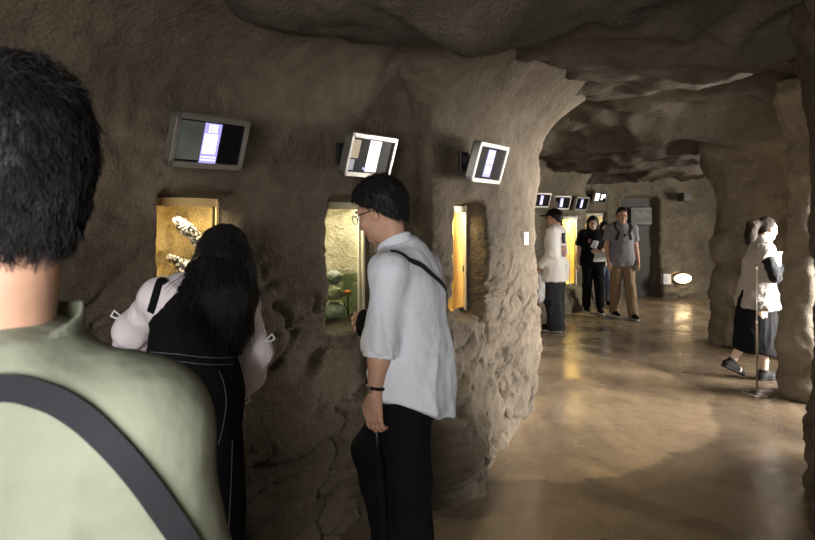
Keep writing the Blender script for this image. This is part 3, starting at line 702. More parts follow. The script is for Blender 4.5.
def top(J, root, res, mat, fat=.018, sleeve='short', hem=.84, flare=0., name='shirt', disp=None, thick=1., sl_r=None, neck=True, hem_n=None, belly=0., hipr=None, nz=.012, extra=()):
    s_ = J['s']; S = SDF(); f = J['f']; fl = (f, .70)
    down = unit(J['pelvis']-J['waist']); hz = hem*s_
    p_end = J['pelvis']+down*max(0., (J['pelvis'][2]-hz)/max(1e-3, -down[2])+.12)
    S.lc = [(V(J['pelvis'][0], J['pelvis'][1], hz), V(0, 0, -1) if hem_n is None else hem_n)]
    hl = S.lc
    r0, r1, r2 = .150*s_*thick+fat, .140*s_*thick+fat+belly, .152*s_*thick+fat*.8
    S.cone(J['pelvis'], p_end, r0+flare*.5, r0+flare, .05, fl).cone(J['waist'], J['pelvis'], r1, r0+flare*.5, .06, fl)
    hr_ = hipr if hipr else .088*s_*thick+fat+.008
    for n in 'LR': S.cone(J['hip'+n]+V(0, 0, .03), J['hip'+n]*.6+J['kn'+n]*.4, hr_, hr_-.004, .06)
    S.lc = []
    S.cone(J['waist'], J['chest'], r1, r2, .06, fl)
    m = (J['shL']+J['shR'])/2
    S.cone(J['chest'], m, r2, .10*s_+fat*.5, .06, fl).cone(J['shL'], J['shR'], .056*s_+fat*.4, None, .05)
    for n in 'LR':
        S.cone(m+V(0, 0, .03*s_), J['sh'+n], .064*s_+fat*.5, .056*s_+fat*.5, .05)
        sr = (.054*s_*thick+fat*.8, .048*s_*thick+fat*.9, .034*s_+fat*.9) if sl_r is None else sl_r
        a, e, w = J['sh'+n], J['el'+n], J['wr'+n]
        if sleeve == 'short':
            q = a+(e-a)*.72; S.lc = [(q, unit(e-a))]; S.cone(a, e, sr[0]+.004, sr[1]+.012, .04); S.lc = []
        elif sleeve == 'none': pass
        else:
            frac = {'long': 1.02, 'elbow': .18}[sleeve]
            S.cone(a, e, sr[0], sr[1], .04)
            q = e+(w-e)*frac; S.lc = [(q, unit(w-e))]; S.cone(e, e+(w-e)*(frac+.15), sr[1], sr[2] if sleeve == 'long' else sr[1]+.002, .03); S.lc = []
    if neck: S.lc = [(J['neck']+V(0, 0, nz), unit(J['neck']-J['chest']))]; S.cone(J['neck']-V(0, 0, .05), J['neck']+V(0, 0, .03), .085*s_, .066*s_, .03); S.lc = []
    for ex in extra: S.lc = hl; S.cone(*ex); S.lc = []
    return S.mesh(name, res, mat, J['root'], root, disp or folds())
def pants(J, root, res, mat, fat=.014, cuff=.10, rk=None, name='trousers', disp=None, thick=1., low=0.):
    s_ = J['s']; S = SDF(); fl = (J['f'], .72); rk = rk or (.092, .072, .062)
    S.lc = [(J['waist']-V(0, 0, .0), V(0, 0, 1))]
    S.cone(J['waist'], J['pelvis'], .132*s_*thick+fat, .150*s_*thick+fat, .05, fl)
    S.lc = []
    S.cone(J['pelvis'], J['pelvis']-V(0, 0, .07*s_), .150*s_*thick+fat, .13*s_, .05, fl)
    for n in 'LR':
        h, k, a = J['hip'+n], J['kn'+n], J['an'+n]
        S.chain([h, k], [rk[0]*s_+fat, rk[1]*s_+fat*.7], .04)
        d = unit(a-k); e = a+d*.09; S.lc = [(a+d*(.02-cuff+.085), d)]
        S.chain([k, e], [rk[1]*s_+fat*.7, rk[2]*s_+fat*.7], .03); S.lc = []
    return S.mesh(name, res, mat, J['root'], root, disp or folds(.008, .12, 12))
def shoes(J, root, res, mat, sole):
    s_ = J['s']
    for n in 'LR':
        t = unit(J.get('toe'+n, J['f'])); a = J['an'+n]; up = V(0, 0, 1); up = unit(up-t*np.dot(up, t)); b = a-up*.075*s_
        S = SDF(); S.chain([b-t*.045*s_+up*.035*s_, b+t*.06*s_+up*.035*s_, b+t*.165*s_+up*.024*s_], [.041*s_, .044*s_, .036*s_], .03)
        S.cone(b-t*.02*s_+up*.05*s_, a+up*.015*s_, .042*s_, .044*s_, .03); S.cut(b+up*.006, -up)
        sh = S.mesh('shoe', res, mat, J['root'], root)
        S = SDF(); S.chain([b-t*.045*s_+up*.012, b+t*.06*s_+up*.012, b+t*.165*s_+up*.012], [.043*s_, .046*s_, .040*s_], .03, (up, .9)); S.cut(b+up*.02, up).cut(b-up*.004, -up)
        S.mesh('sole', res, sole, J['root'], sh)
def bvh_of(*obs):
    vs = []; fs = []
    for o in obs:
        n = len(vs); mw = np.array(o.parent.location) if o.parent else np.array(o.location)
        vs += [Vector(np.array(v.co)+mw) for v in o.data.vertices]; fs += [[i+n for i in p.vertices] for p in o.data.polygons]
    return BVHTree.FromPolygons(vs, fs)
def dens(pts, n=12):
    pts = np.asarray(pts, float); P = np.vstack([2*pts[0]-pts[1], pts, 2*pts[-1]-pts[-2]]); out = []
    for i in range(1, len(P)-2):
        for t in np.linspace(0, 1, n, endpoint=(i == len(P)-3)):
            a, b, c, d = P[i-1:i+3]
            out.append(.5*(2*b+(c-a)*t+(2*a-5*b+4*c-d)*t*t+(3*b-a-3*c+d)*t**3))
    return np.array(out)
def strap_mesh(bvh, pts, width, thick=.004, lift=.003, ray=None):
    P = dens(pts); Q = []; N = []
    for p in P:
        if ray is not None:
            rd = unit(p-V(0, 0, EYE)) if isinstance(ray, str) else np.array(ray); h = bvh.ray_cast(Vector(p), Vector(rd)); 
            if h[0] is not None: Q.append(np.array(h[0])); N.append(np.array(h[1]) if np.dot(np.array(h[1]), rd) < 0 else -np.array(h[1])); continue
        co, no, _, d = bvh.find_nearest(Vector(p)); co = np.array(co); no = np.array(no)
        Q.append(co); N.append(no)
    Q = np.array(Q); N = np.array(N)
    for _ in range(5): N[1:-1] = (N[:-2]+N[1:-1]*2+N[2:])/4; Q[1:-1] = (Q[:-2]+Q[1:-1]*2+Q[2:])/4
    N /= np.linalg.norm(N, axis=1)[:, None]; Q = Q+N*lift
    T = np.gradient(Q, axis=0); T /= np.linalg.norm(T, axis=1)[:, None]+1e-9; W = np.cross(T, N); W /= np.linalg.norm(W, axis=1)[:, None]+1e-9
    v = []; f = []
    for i in range(len(Q)):
        v += [Q[i]-W[i]*width/2, Q[i]+W[i]*width/2, Q[i]+W[i]*width/2+N[i]*thick, Q[i]-W[i]*width/2+N[i]*thick]
        if i:
            for k in range(4): f.append(((i-1)*4+k, (i-1)*4+(k+1) % 4, i*4+(k+1) % 4, i*4+k))
    f += [(3, 2, 1, 0), tuple(len(v)-4+k for k in range(4))]
    return v, f
def person(J, label, group=None):
    return empty('person', J['root'], label, 'person', group)
def strands(roots, paths, rad, name, mat, root, origin):
    v = []; f = []
    for pts, r in zip(paths, rad):
        base = len(v); n = len(pts)
        for i, p in enumerate(pts):
            t = pts[min(i+1, n-1)]-pts[max(i-1, 0)]; t = t/(np.linalg.norm(t)+1e-9); u = np.cross(t, (.3, .5, .8)); u /= np.linalg.norm(u)+1e-9; w = np.cross(t, u); rr_ = r*(1-.85*i/(n-1))
            for k in range(3):
                a = 2.094*k; v.append(p+rr_*(u*math.cos(a)+w*math.sin(a))-origin)
        for i in range(n-1):
            for k in range(3): f.append((base+i*3+k, base+i*3+(k+1) % 3, base+(i+1)*3+(k+1) % 3, base+(i+1)*3+k))
    return mesh_np(name, v, np.array(f), mat, root)
D2R = math.pi/180
# ---- man in the sage green shirt, nearest the camera
J = joints(1.75, 0, (-.512, .80), dict(shL=(-.174, .0, 1.262), shR=(.167, .0, 1.262), elL=(-.21, -.02, 1.05), elR=(.205, .03, 1.03), wrL=(-.21, .1, .84), wrR=(.21, .12, .82), neck=(0, -.0, 1.405), head=(.0, .03, 1.585), chest=(0, .01, 1.22)))
head_axes(J, -38*D2R, 6*D2R)
R_ = person(J, 'person in a sage green shirt seen from behind, nearest the camera at far left')
bod = body(J, R_, .007, M['skin'])
sh = top(J, R_, .007, M['khaki'], fat=.022, sleeve='long', hem=.76, disp=folds(.011, .2, 5), flare=.01, nz=-.03)
pants(J, R_, .01, M['black_cloth']); shoes(J, R_, .01, M['shoe_black'], M['shoe_black'])
S = SDF(); nk = J['neck']-V(-.008, 0, .034); S.cone(nk+V(0, .0, -.035), nk+V(0, .012, .022), .094, .084, .01, (J['f'], .9)); S.cut(nk+V(0, 0, .024), V(0, -.35, 1)).cone(nk+V(0, 0, -.1), nk+V(0, .02, .09), .074, .076, .005, (J['f'], .9), op=-1)
S.mesh('collar', .0035, M['khaki'], J['root'], R_)
hr = hair_short(J, R_, .006, M['hair'], disp=lambda v: .007*fbm(v, .035, 3, 61), line=(-.128, .45), thick=.010, nape=True)
def tufts(hr, R_, J, N, l0, l1, rd, seed=5):
  me = hr.data; rng = np.random.default_rng(seed); paths = []; rads = []
  pol = [p for p in me.polygons]; idx = rng.integers(0, len(pol), N); hu = J['hR'][:, 2]; hfv = J['hR'][:, 1]
  for i in idx:
    p = np.array(pol[i].center)+np.array(R_.location); n = np.array(pol[i].normal)
    if np.dot(n, -J['hR'][:, 1]*0-hu) > .75: continue
    rel = p-J['head']; side = -hu*.9+hfv*(.6 if np.dot(rel, hu) > .08 else -.1)+rng.normal(0, .25, 3)
    if np.dot(rel, hu) > .1: side = hfv*.6+rng.normal(0, .6, 3)
    dr = unit(n*.16+unit(side-n*np.dot(side, n))*.9+.25*np.array([vnoise(p[None]/.02, 3)[0], vnoise(p[None]/.02, 4)[0], vnoise(p[None]/.02, 5)[0]])); L_ = rng.uniform(l0, l1)
    paths.append([p-n*.003, p+dr*L_*.5+n*.002, p+dr*L_-n*.002]); rads.append(rd)
  strands(None, paths, rads, 'hair_tuft', M['hair'], hr, np.array(R_.location))
tufts(hr, R_, J, 9000, .018, .034, .0011)
# his shoulder strap and bag
sb = empty('shoulder_bag', V(-.49+.24, .72, 0), 'dark shoulder bag strap across the back of the sage green shirt', 'bag')
bv = bvh_of(sh); yb = .30
vv, ff = strap_mesh(bv, [at(-70, 400, .5), at(0, 389, .5), at(40, 396, .5), at(75, 412, .5), at(110, 441, .5), at(140, 475, .5), at(165, 512, .5), at(187, 548, .5), at(200, 585, .5)], .030, .004, .004, ray='eye')
o = np.array(sb.location); mesh_np('strap', np.array(vv)-o, ff, M['black_web'], sb, False)
b = MB(); b.box((.13, -.02, .8), (.09, .26, .2), None, bev=.025); b.build('pouch', M['black_cloth'], sb)
# ---- woman bending to the first tank
J = joints(1.60, -38*D2R, tuple(at(192, 395, 2.28)[:2]), world=dict(pelvis=at(192, 393, 2.28), waist=at(192, 352, 2.30), chest=at(197, 312, 2.40), neck=at(207, 280, 2.49), head=at(223, 262, 2.57),
    shL=at(160, 297, 2.33), shR=at(243, 302, 2.52), elL=at(133, 330, 2.45), elR=at(257, 352, 2.55), wrL=at(135, 352, 2.62), wrR=at(241, 392, 2.60)))
head_axes(J, 8*D2R, 42*D2R, 0)
W_ = person(J, 'person with long black hair, pink-white blouse and black pinafore, bending towards the golden tank')
body(J, W_, .007, M['skin_pale'], fem=True); eyes(J, W_)
S = SDF(); s_ = J['s']
m = (J['shL']+J['shR'])/2
S.cone(J['chest'], m, .150, .10, .05, (J['f'], .7)).cone(J['waist'], J['chest'], .135, .15, .05, (J['f'], .7)).cone(J['shL'], J['shR'], .058, None, .05)
for n, (e1, e2) in (('L', (.062, .07)), ('R', (.058, .066))):
    S.cone(m, J['sh'+n], .06, .058, .05)
    S.chain([J['sh'+n], J['el'+n], J['el'+n]*.4+J['wr'+n]*.6, J['wr'+n]], [.056, e1, e2, .034], .03)
S.cone(J['neck']-V(0, 0, .03), J['neck'], .068, .06, .03)
bl = S.mesh('blouse', .006, M['blouse'], J['root'], W_, folds(.008, .07, 31))
for nm, c, dr in (('ribbon_bow', at(266, 340, 2.52), V(.3, -.3, 0)), ('ribbon_bow', at(241, 402, 2.46), V(.2, -.3, -.2)), ('ribbon_bow', at(121, 316, 2.44), V(-.4, -.2, 0))):
    b = MB(); c = c-J['root']; ax = V(.8, .35, 0)
    for sg in (-1, 1):
        b.tube([c, c+ax*.028*sg+V(0, 0, .022), c+ax*.04*sg+V(0, 0, .002), c+ax*.02*sg-V(0, 0, .008), c], [.003, .0045, .005, .0045, .003], 6)
        b.tube([c, c+ax*.012*sg-V(0, 0, .03), c+ax*.018*sg-V(0, 0, .062)], [.003, .004, .0045], 6)
    b.box(c, (.012, .012, .012), None, bev=.003); b.build(nm, M['ribbon'], bl, True)
S = SDF()
top_c = J['chest']*.75+m*.25
S.lc = [(top_c+V(0, 0, -.0), unit(J['neck']-J['chest']))]
S.cone(J['waist'], J['chest'], .142, .160, .04, (J['f'], .74)); S.cone(J['chest'], m, .160, .13, .04, (J['f'], .74)); S.lc = []
hemz = .22; hem = V(J['pelvis'][0], J['pelvis'][1], hemz-.1)
S.lc = [(V(0, 0, hemz), V(0, 0, -1))]
S.cone(J['pelvis'], hem, .178, .20, .04, (J['f'], .85)); S.lc = []
S.cone(J['waist'], J['pelvis'], .142, .178, .05, (J['f'], .8))
dr_ = S.mesh('pinafore', .007, M['denim_black'], J['root'], W_, folds(.006, .16, 37, (1, 1, .4)))
bv = bvh_of(dr_, bl)
for pts in ([at(151, 312, 2.2), at(158, 288, 2.2), at(165, 268, 2.25)], [at(222, 316, 2.2), at(226, 292, 2.2), at(230, 275, 2.3)]):
    vv, ff = strap_mesh(bv, pts, .026, .004, .003, ray='eye'); mesh_np('shoulder_strap', np.array(vv)-J['root'], ff, M['denim_black'], dr_)
for pts in ([at(150, 352, 2.0), at(175, 354, 2.0), at(200, 357, 2.0), at(222, 358, 2.0), at(233, 357, 2.0)], [at(150, 359, 2.0), at(175, 361, 2.0), at(200, 364, 2.0), at(222, 365, 2.0), at(233, 364, 2.0)],
            [at(219, 371, 2.0), at(224, 385, 2.0), at(226, 405, 2.0), at(222, 430, 2.0), at(218, 445, 2.0)], [at(232, 440, 2.0), at(231, 480, 2.0), at(229, 520, 2.0), at(228, 560, 2.0)]):
    vv, ff = strap_mesh(bv, pts, .0026, .0012, .001, ray='eye'); mesh_np('stitching', np.array(vv)-J['root'], ff, M['white_thread'], dr_)
shoes(J, W_, .01, M['shoe_black'], M['shoe_black'])
# long hair, falling from the bowed crown over her shoulders
S = SDF(); s_ = J['s']; R = J['hR']
S.ell(hp(J, 0, -.016, .035), (.086, .102, .098), R, .03)
S.chain([at(224, 245, 2.53), at(223, 275, 2.44), at(222, 305, 2.35), at(224, 330, 2.32)], [.088, .100, .098, .075], .05, (unit(V(-.45, .9, .3)), .62))
S.chain([at(214, 250, 2.52), at(200, 275, 2.40), at(190, 290, 2.33), at(178, 300, 2.30)], [.06, .045, .03, .012], .04)
S.chain([at(240, 260, 2.52), at(245, 295, 2.45), at(243, 330, 2.40), at(240, 352, 2.38)], [.05, .042, .03, .012], .04)
S.ell(hp(J, 0, .10, -.06), (.055, .05, .10), R, .01, -1)
hr = S.mesh('hair', .007, M['hair'], J['root'], W_, lambda v: .006*fbm(v*np.array([1, 1, .12]), .018, 2, 71))
rng = np.random.default_rng(9); paths = []; rads = []
for i in range(420):
    a = rng.uniform(0, 1); u0 = 200+46*a; side = (a-.5)*2
    if i < 60: u0 = rng.uniform(190, 214); side = -1.6*rng.uniform(.5, 1.1)
    y0 = 2.42-.05*math.cos(side); u1 = u0+side*rng.uniform(2, 10)+rng.normal(0, 3)-(18 if side < -.8 else 0)*rng.random()
    ve = 318+rng.uniform(0, 40)*(1-.4*abs(min(1, abs(side)))) if i >= 60 else rng.uniform(285, 312)
    if a > .75 and i >= 60: ve += 12*rng.random()
    p0 = at(u0, 262+rng.uniform(-6, 8), 2.44); p1 = at(u0*.5+u1*.5, 262*.5+ve*.5, 2.28); p2 = at(u1, ve, 2.24)
    q = []
    for t in np.linspace(0, 1, 6):
        x = p0*(1-t)**2+2*p1*t*(1-t)+p2*t*t; x = x+V(rng.normal(0, .0015), 0, 0); q.append(x)
    bvh = None; paths.append(q); rads.append(rng.uniform(.0015, .003))
bvs = bvh_of(hr, dr_, bl)
for q in paths:
    for j, x in enumerate(q):
        h = bvs.ray_cast(Vector((0, 0, EYE)), Vector(unit(x-V(0, 0, EYE))))
        if h[0] is not None: q[j] = np.array(h[0])+np.array(unit(V(0, 0, EYE)-np.array(h[0])))*(.004+.004*(j % 2))
strands(None, paths, rads, 'hair_strand', M['hair'], hr, J['root'])
# ---- man in the white shirt
J = joints(1.73, -58*D2R, tuple(at(411, 400, 2.60)[:2]), world=dict(pelvis=at(412, 380, 2.60), waist=at(414, 345, 2.61), chest=at(408, 298, 2.62), neck=at(397, 249, 2.63), head=at(381, 212, 2.63),
    shL=at(389, 272, 2.47), shR=at(421, 268, 2.78), elL=at(381, 343, 2.43), wrL=at(374.5, 393, 2.40), elR=at(408, 335, 2.80), wrR=at(382, 330, 2.86),
    hipL=at(405, 398, 2.53), hipR=at(402, 398, 2.70), knL=at(409, 483, 2.50), anL=at(413, 585, 2.56), knR=at(374, 450, 2.70), anR=at(396, 562, 2.80)))
J['root'] = V(J['pelvis'][0], J['pelvis'][1], 0)
head_axes(J, -6*D2R, 18*D2R)
B_ = person(J, 'person in a white shirt and black trousers, in profile, looking into the water tank')
body(J, B_, .0045, M['skin'], hands={'L': (V(-.02, .05, -1), J['f'], J['r'], .55), 'R': (V(-.6, .4, .2), V(0, 0, 1), -J['r'], .9)}); eyes(J, B_, 1.2)
hrb = hair_short(J, B_, .005, M['hair'], disp=lambda v: .006*fbm(v, .05, 2, 61)+.004*fbm(v*np.array([1, 1, .35]), .012, 2, 65), line=(-.070, .80), thick=.016, vol=1.05)
tufts(hrb, B_, J, 5000, .014, .028, .0012, 8)
sh = top(J, B_, .006, M['white_shirt'], fat=.022, sleeve='elbow', hem=.80, disp=folds(.017, .17, 15, (1, 1, .45)), flare=.05, hipr=.112, hem_n=unit(V(-.32, -.22, -1)), extra=[(at(430, 340, 2.62), at(438, 440, 2.62), .05, .068, .05)], sl_r=(.062, .062, .06))
S = SDF(); e = J['elL']; w_ = J['wrL']; d = unit(w_-e)
S.lc = [(e+d*.055, d), (e-d*.012, -d)]; S.cone(e-d*.05, e+d*.1, .066, .064, .01); S.lc = []
S.mesh('cuff', .005, M['white_shirt'], J['root'], sh, folds(.004, .06, 4))
S = SDF(); nk = J['neck']; S.cone(nk-V(0, 0, .03), nk+V(-.014, .009, .055), .082, .072, .01).cut(nk+V(-.005, .003, .044), V(-.45, .28, 1)).cone(nk-V(0, 0, .06), nk+V(-.02, .012, .09), .060, .064, .004, op=-1)
S.mesh('collar', .005, M['white_shirt'], J['root'], sh)
pants(J, B_, .007, M['black_cloth'], fat=.012, cuff=.08, rk=(.095, .078, .072), disp=folds(.010, .13, 16)); shoes(J, B_, .01, M['shoe_black'], M['shoe_black'])
b = MB(); w_ = J['wrL']; d = unit(w_-J['elL']); u_ = unit(np.cross(d, V(1, 0, 0))); q_ = np.cross(d, u_); c = w_-d*.018-J['root']
b.tube([c+(u_*math.cos(a)+q_*math.sin(a))*.031 for a in np.linspace(0, 2*math.pi, 25)], .0065, 8, cap=False)
wt = b.build('watch', M['black_cloth'], B_, True)
b = MB(); fdir = unit(V(-.75, -.55, 0)); b.tube([c+fdir*.028, c+fdir*.042], [.020, .018], 16); b.build('watch_case', M['steel'], wt, False)
# his cross-body bag
bag = empty('shoulder_bag', J['root']+V(-.12, .12, 0), 'black cross-body bag worn by the man in the white shirt, strap over his back', 'bag'); o = np.array(bag.location)
bv = bvh_of(sh)
vv, ff = strap_mesh(bv, [at(391, 241, 2.45), at(400, 238, 2.45), at(412, 243, 2.45), at(424, 252, 2.45), at(434, 263, 2.5), at(441, 280, 2.62), at(443, 300, 2.7)], .022, .004, .003)
mesh_np('strap', np.array(vv)-o, ff, M['black_web'], bag, False)
S = SDF(); p = at(364, 322, 2.72); S.ell(p, (.032, .06, .055), None, .02).ell(p-V(-.015, .0, .03), (.042, .06, .042), None, .03); S.mesh('pouch', .006, M['black_cloth'], o, bag)
# folded umbrella hanging beside his leg
um = empty('umbrella', at(385, 560, 2.44)*V(1, 1, 0)+V(0, 0, .2), 'black folded umbrella hanging beside the black trousers of the man in white', 'umbrella'); o = np.array(um.location)
b = MB(); a0, a1 = at(378, 452, 2.44)-o, at(385.5, 568, 2.44)-o; ax = a1-a0
prof = [(0, .010), (.1, .018), (.3, .022), (.55, .020), (.8, .012), (.93, .006)]
b.tube([a0+ax*t for t, r in prof], [r for t, r in prof], 12); b.build('canopy', M['black_cloth'], um, True)
b = MB(); b.tube([a0+ax*.92, a0+ax*1.0], [.005, .003], 8); b.build('ferrule', M['steel'], um, True)
b = MB(); b.tube([a0+ax*.02, a0-ax*.25], .009, 10); b.build('handle', M['black_plastic'], um, True)
# ---- man in the black cap
J = joints(1.66, -62*D2R, (2.03, 8.7), dict(elL=(-.22, -.02, 1.12), wrL=(-.19, .16, .93), wrR=(.2, .1, .9), anL=(-.11, -.04, .085), anR=(.11, .03, .085)))
head_axes(J, -8*D2R, 2*D2R)
K_ = person(J, 'person in a black cap, white long-sleeved top and dark baggy trousers, facing left')
body(J, K_, .008, M['skin']); eyes(J, K_, 1.6); hair_short(J, K_, .008, M['hair'], line=(-.075, .8))
tee = top(J, K_, .01, M['white_tee'], fat=.032, sleeve='long', hem=.72, flare=.01, hipr=.15, disp=folds(.014, .16, 25)); 
pants(J, K_, .01, M['grey_pants'], fat=.035, cuff=.05, rk=(.10, .09, .088), disp=folds(.018, .13, 26)); shoes(J, K_, .009, M['shoe_black'], M['sole_white'])
S = SDF(); R = J['hR']; S.ell(hp(J, 0, -.012, .048), (.094, .112, .092), R, .02); S.cut(hp(J, 0, 0, .045), -R[:, 2]); cp = S.mesh('cap', .006, M['black_cloth'], J['root'], K_)
S = SDF(); S.ell(hp(J, 0, .125, .047), (.078, .075, .012), R, .01); S.mesh('brim', .005, M['black_cloth'], J['root'], cp)
bv = bvh_of(tee)
def patch(bv, corners, n, dirv, mat, name, root, origin, lift=.006):
    v = []; f = []
    for i in range(n+1):
        for j in range(n+1):
            a, b_ = i/n, j/n; p = (corners[0]*(1-a)+corners[1]*a)*(1-b_)+(corners[3]*(1-a)+corners[2]*a)*b_
            h = bv.ray_cast(Vector(p), Vector(dirv)); q = np.array(h[0]) if h[0] is not None else p; v.append(q-np.array(dirv)*lift-origin)
    for i in range(n):
        for j in range(n): k = i*(n+1)+j; f.append((k, k+1, k+n+2, k+n+1))
    o = mesh_np(name, v, f, mat, root)
    sd = o.modifiers.new('solid', 'SOLIDIFY'); sd.thickness = .002; return o
bk = J['chest']-J['f']*.5
patch(bv, [bk+J['r']*x+V(0, 0, z) for x, z in ((-.09, .12), (.09, .12), (.09, -.02), (-.09, -.02))], 8, J['f'], M['grey_pants'], 'back_print', tee, J['root'])
patch(bv, [bk+J['r']*x+V(0, 0, z) for x, z in ((-.10, -.05), (.10, -.05), (.10, -.20), (-.10, -.20))], 8, J['f'], simple('red_print', (.40, .20, .16), .8, noise=(18, .6)), 'lower_print', tee, J['root'])
pb = empty('plastic_bag', J['wrL']*V(1, 1, 0)+V(0, 0, .42), 'white plastic bag hanging from the hand of the man in the black cap', 'bag'); o = np.array(pb.location)
S = SDF(); c = J['wrL']-V(0, 0, .08)+J['f']*.02; S.chain([c-V(0, 0, .06), c-V(0, 0, .2), c-V(0, 0, .34)], [.03, .075, .085], .04, (J['r'], .55)); S.mesh('sack', .009, M['plastic_bag'], o, pb, folds(.012, .08, 44))
b = MB()
for sg in (-1, 1): b.tube([c-o+J['f']*.03*sg-V(0, 0, .08), c-o+J['f']*.02*sg, c-o+V(0, 0, .03)], .006, 6)
b.build('handle', M['plastic_bag'], pb, True)
# ---- woman in the black T-shirt
J = joints(1.58, 184*D2R, (3.03, 10.38), dict(elR=(.24, -.02, 1.12), wrR=(.28, .06, .90), elL=(-.22, .02, 1.13), wrL=(-.08, .22, 1.10), anL=(-.11, .10, .085), anR=(.09, -.08, .085), knL=(-.1, .07, .5)))
head_axes(J, 6*D2R, 4*D2R)
T_ = person(J, 'person with long dark hair, glasses and a black T-shirt with a pale print, walking')
body(J, T_, .008, M['skin_pale'], hands={'L': (V(1, 0, .1)*0+J['r']*.9+J['f']*.2, V(0, 0, 1), -J['f'], .6)}, fem=True); eyes(J, T_, 1.6)
tee = top(J, T_, .01, M['black_cloth'], fat=.025, sleeve='short', hem=.85, flare=.01); pants(J, T_, .01, M['black_cloth'], fat=.012, cuff=.12); shoes(J, T_, .009, M['shoe_black'], M['sole_white'])
S = SDF(); R = J['hR']; S.ell(hp(J, 0, -.016, .038), np.array((.088, .105, .10))*J['s'], R, .02)
for sg in (-1, 1): S.chain([hp(J, sg*.06, -.01, .03), hp(J, sg*.075, -.01, -.06), hp(J, sg*.075, .0, -.16), hp(J, sg*.08, .02, -.23)], [.035, .032, .03, .016], .03)
S.chain([hp(J, 0, -.05, 0), hp(J, 0, -.075, -.12), hp(J, 0, -.08, -.2)], [.085, .075, .05], .03); S.ell(hp(J, 0, .11, -.03), np.array((.058, .06, .095))*J['s'], R, .01, -1)
S.mesh('hair', .008, M['hair'], J['root'], T_, lambda v: .005*fbm(v*np.array([1, 1, .2]), .03, 2, 81))
bv = bvh_of(tee); bk = J['chest']+J['f']*.5
def blob(c, w, h, mat, name, root, J, bv): return patch(bv, [c+J['r']*x*w+V(0, 0, z*h) for x, z in ((-1, .7), (.2, 1), (1, -.4), (-.3, -1))], 6, -J['f'], mat, name, root, J['root'])
blob(bk+V(0, 0, -.05), .07, .08, M['paper'], 'shirt_print', tee, J, bv); blob(bk+J['r']*.08+V(0, 0, .01), .03, .04, M['lip'], 'shirt_print', tee, J, bv)
lf = empty('leaflet', J['wrL']+J['f']*.05-V(0, 0, .08), 'grey and white leaflet held in the arm of the woman in the black T-shirt', 'leaflet')
b = MB(); Rl = rot_z(.35)@np.array([[1, 0, 0], [0, math.cos(.4), -math.sin(.4)], [0, math.sin(.4), math.cos(.4)]]); b.box((0, 0, 0), (.22, .006, .17), Rl); b.build('cover', M['paper'], lf); b = MB(); b.box((-.02, -.008, .01), (.2, .003, .16), Rl); b.build('page', M['plastic_white'], lf)
# ---- man in the grey T-shirt
J = joints(1.70, 180*D2R, (3.325, 9.85), dict(knL=(-.10, .09, .5), anL=(-.13, .16, .085), anR=(.08, -.10, .1), knR=(.1, .03, .49), elL=(-.228, -.02, 1.13), elR=(.228, -.02, 1.13), wrL=(-.235, .07, .91), wrR=(.235, .07, .91)))
head_axes(J, 4*D2R, 8*D2R)
G_ = person(J, 'person in a grey striped T-shirt and khaki trousers, walking towards the camera')
body(J, G_, .008, M['skin'], thick=.95); eyes(J, G_, 1.2); hair_short(J, G_, .008, M['hair'], line=(-.07, .98), fore=.112)
tee = top(J, G_, .01, M['grey_tee'], fat=.022, sleeve='short', hem=.83, thick=.95, flare=.0, belly=.01); pants(J, G_, .01, M['tan'], fat=.008, cuff=.06, rk=(.088, .072, .068), thick=.95, disp=folds(.013, .12, 46)); shoes(J, G_, .009, M['shoe_black'], M['sole_white'])
bp = empty('backpack', J['root']+V(0, .2, 1.0), 'dark backpack on the back of the man in the grey T-shirt, straps over his shoulders', 'backpack'); o = np.array(bp.location)
S = SDF(); c = J['chest']-J['f']*.21; S.chain([c+V(0, 0, .1), c-V(0, 0, .2)], [.13, .15], .05, (J['f'], .6)); S.mesh('pack', .012, M['black_web'], o, bp)
bv = bvh_of(tee)
for sg in (-1, 1):
    q = lambda x, y, z: J['root']+J['r']*x*sg+J['f']*y+V(0, 0, z)
    vv, ff = strap_mesh(bv, [q(.11, -.16, 1.40), q(.115, -.05, 1.56), q(.12, .06, 1.50), q(.13, .2, 1.38), q(.145, .2, 1.28), q(.155, .18, 1.21)], .04, .008, .003); mesh_np('strap', np.array(vv)-o, ff, M['black_web'], bp)
b = MB(); b.box(J['chest']+J['f']*.145+V(0, 0, .03)-J['root'], (.03, .02, .05), None, bev=.004); b.build('clip', M['black_plastic'], tee)
# ---- person half hidden between them
J = joints(1.48, 178*D2R, (3.52, 11.35)); head_axes(J, 10*D2R, 5*D2R)
H_ = person(J, 'person mostly hidden behind the man in grey, dark hair, white top and blue jeans')
body(J, H_, .009, M['skin_pale'], fem=True); eyes(J, H_)
top(J, H_, .011, M['white_tee'], sleeve='short', hem=.85); pants(J, H_, .011, M['denim_blue']); shoes(J, H_, .01, M['shoe_black'], M['shoe_black'])
S = SDF(); R = J['hR']; S.ell(hp(J, 0, -.016, .038), np.array((.088, .105, .10))*J['s'], R, .02); S.chain([hp(J, 0, -.05, 0), hp(J, 0, -.07, -.14)], [.085, .07], .03); S.ell(hp(J, 0, .11, -.03), np.array((.062, .06, .095))*J['s'], R, .01, -1); S.mesh('hair', .008, M['hair'], J['root'], H_)
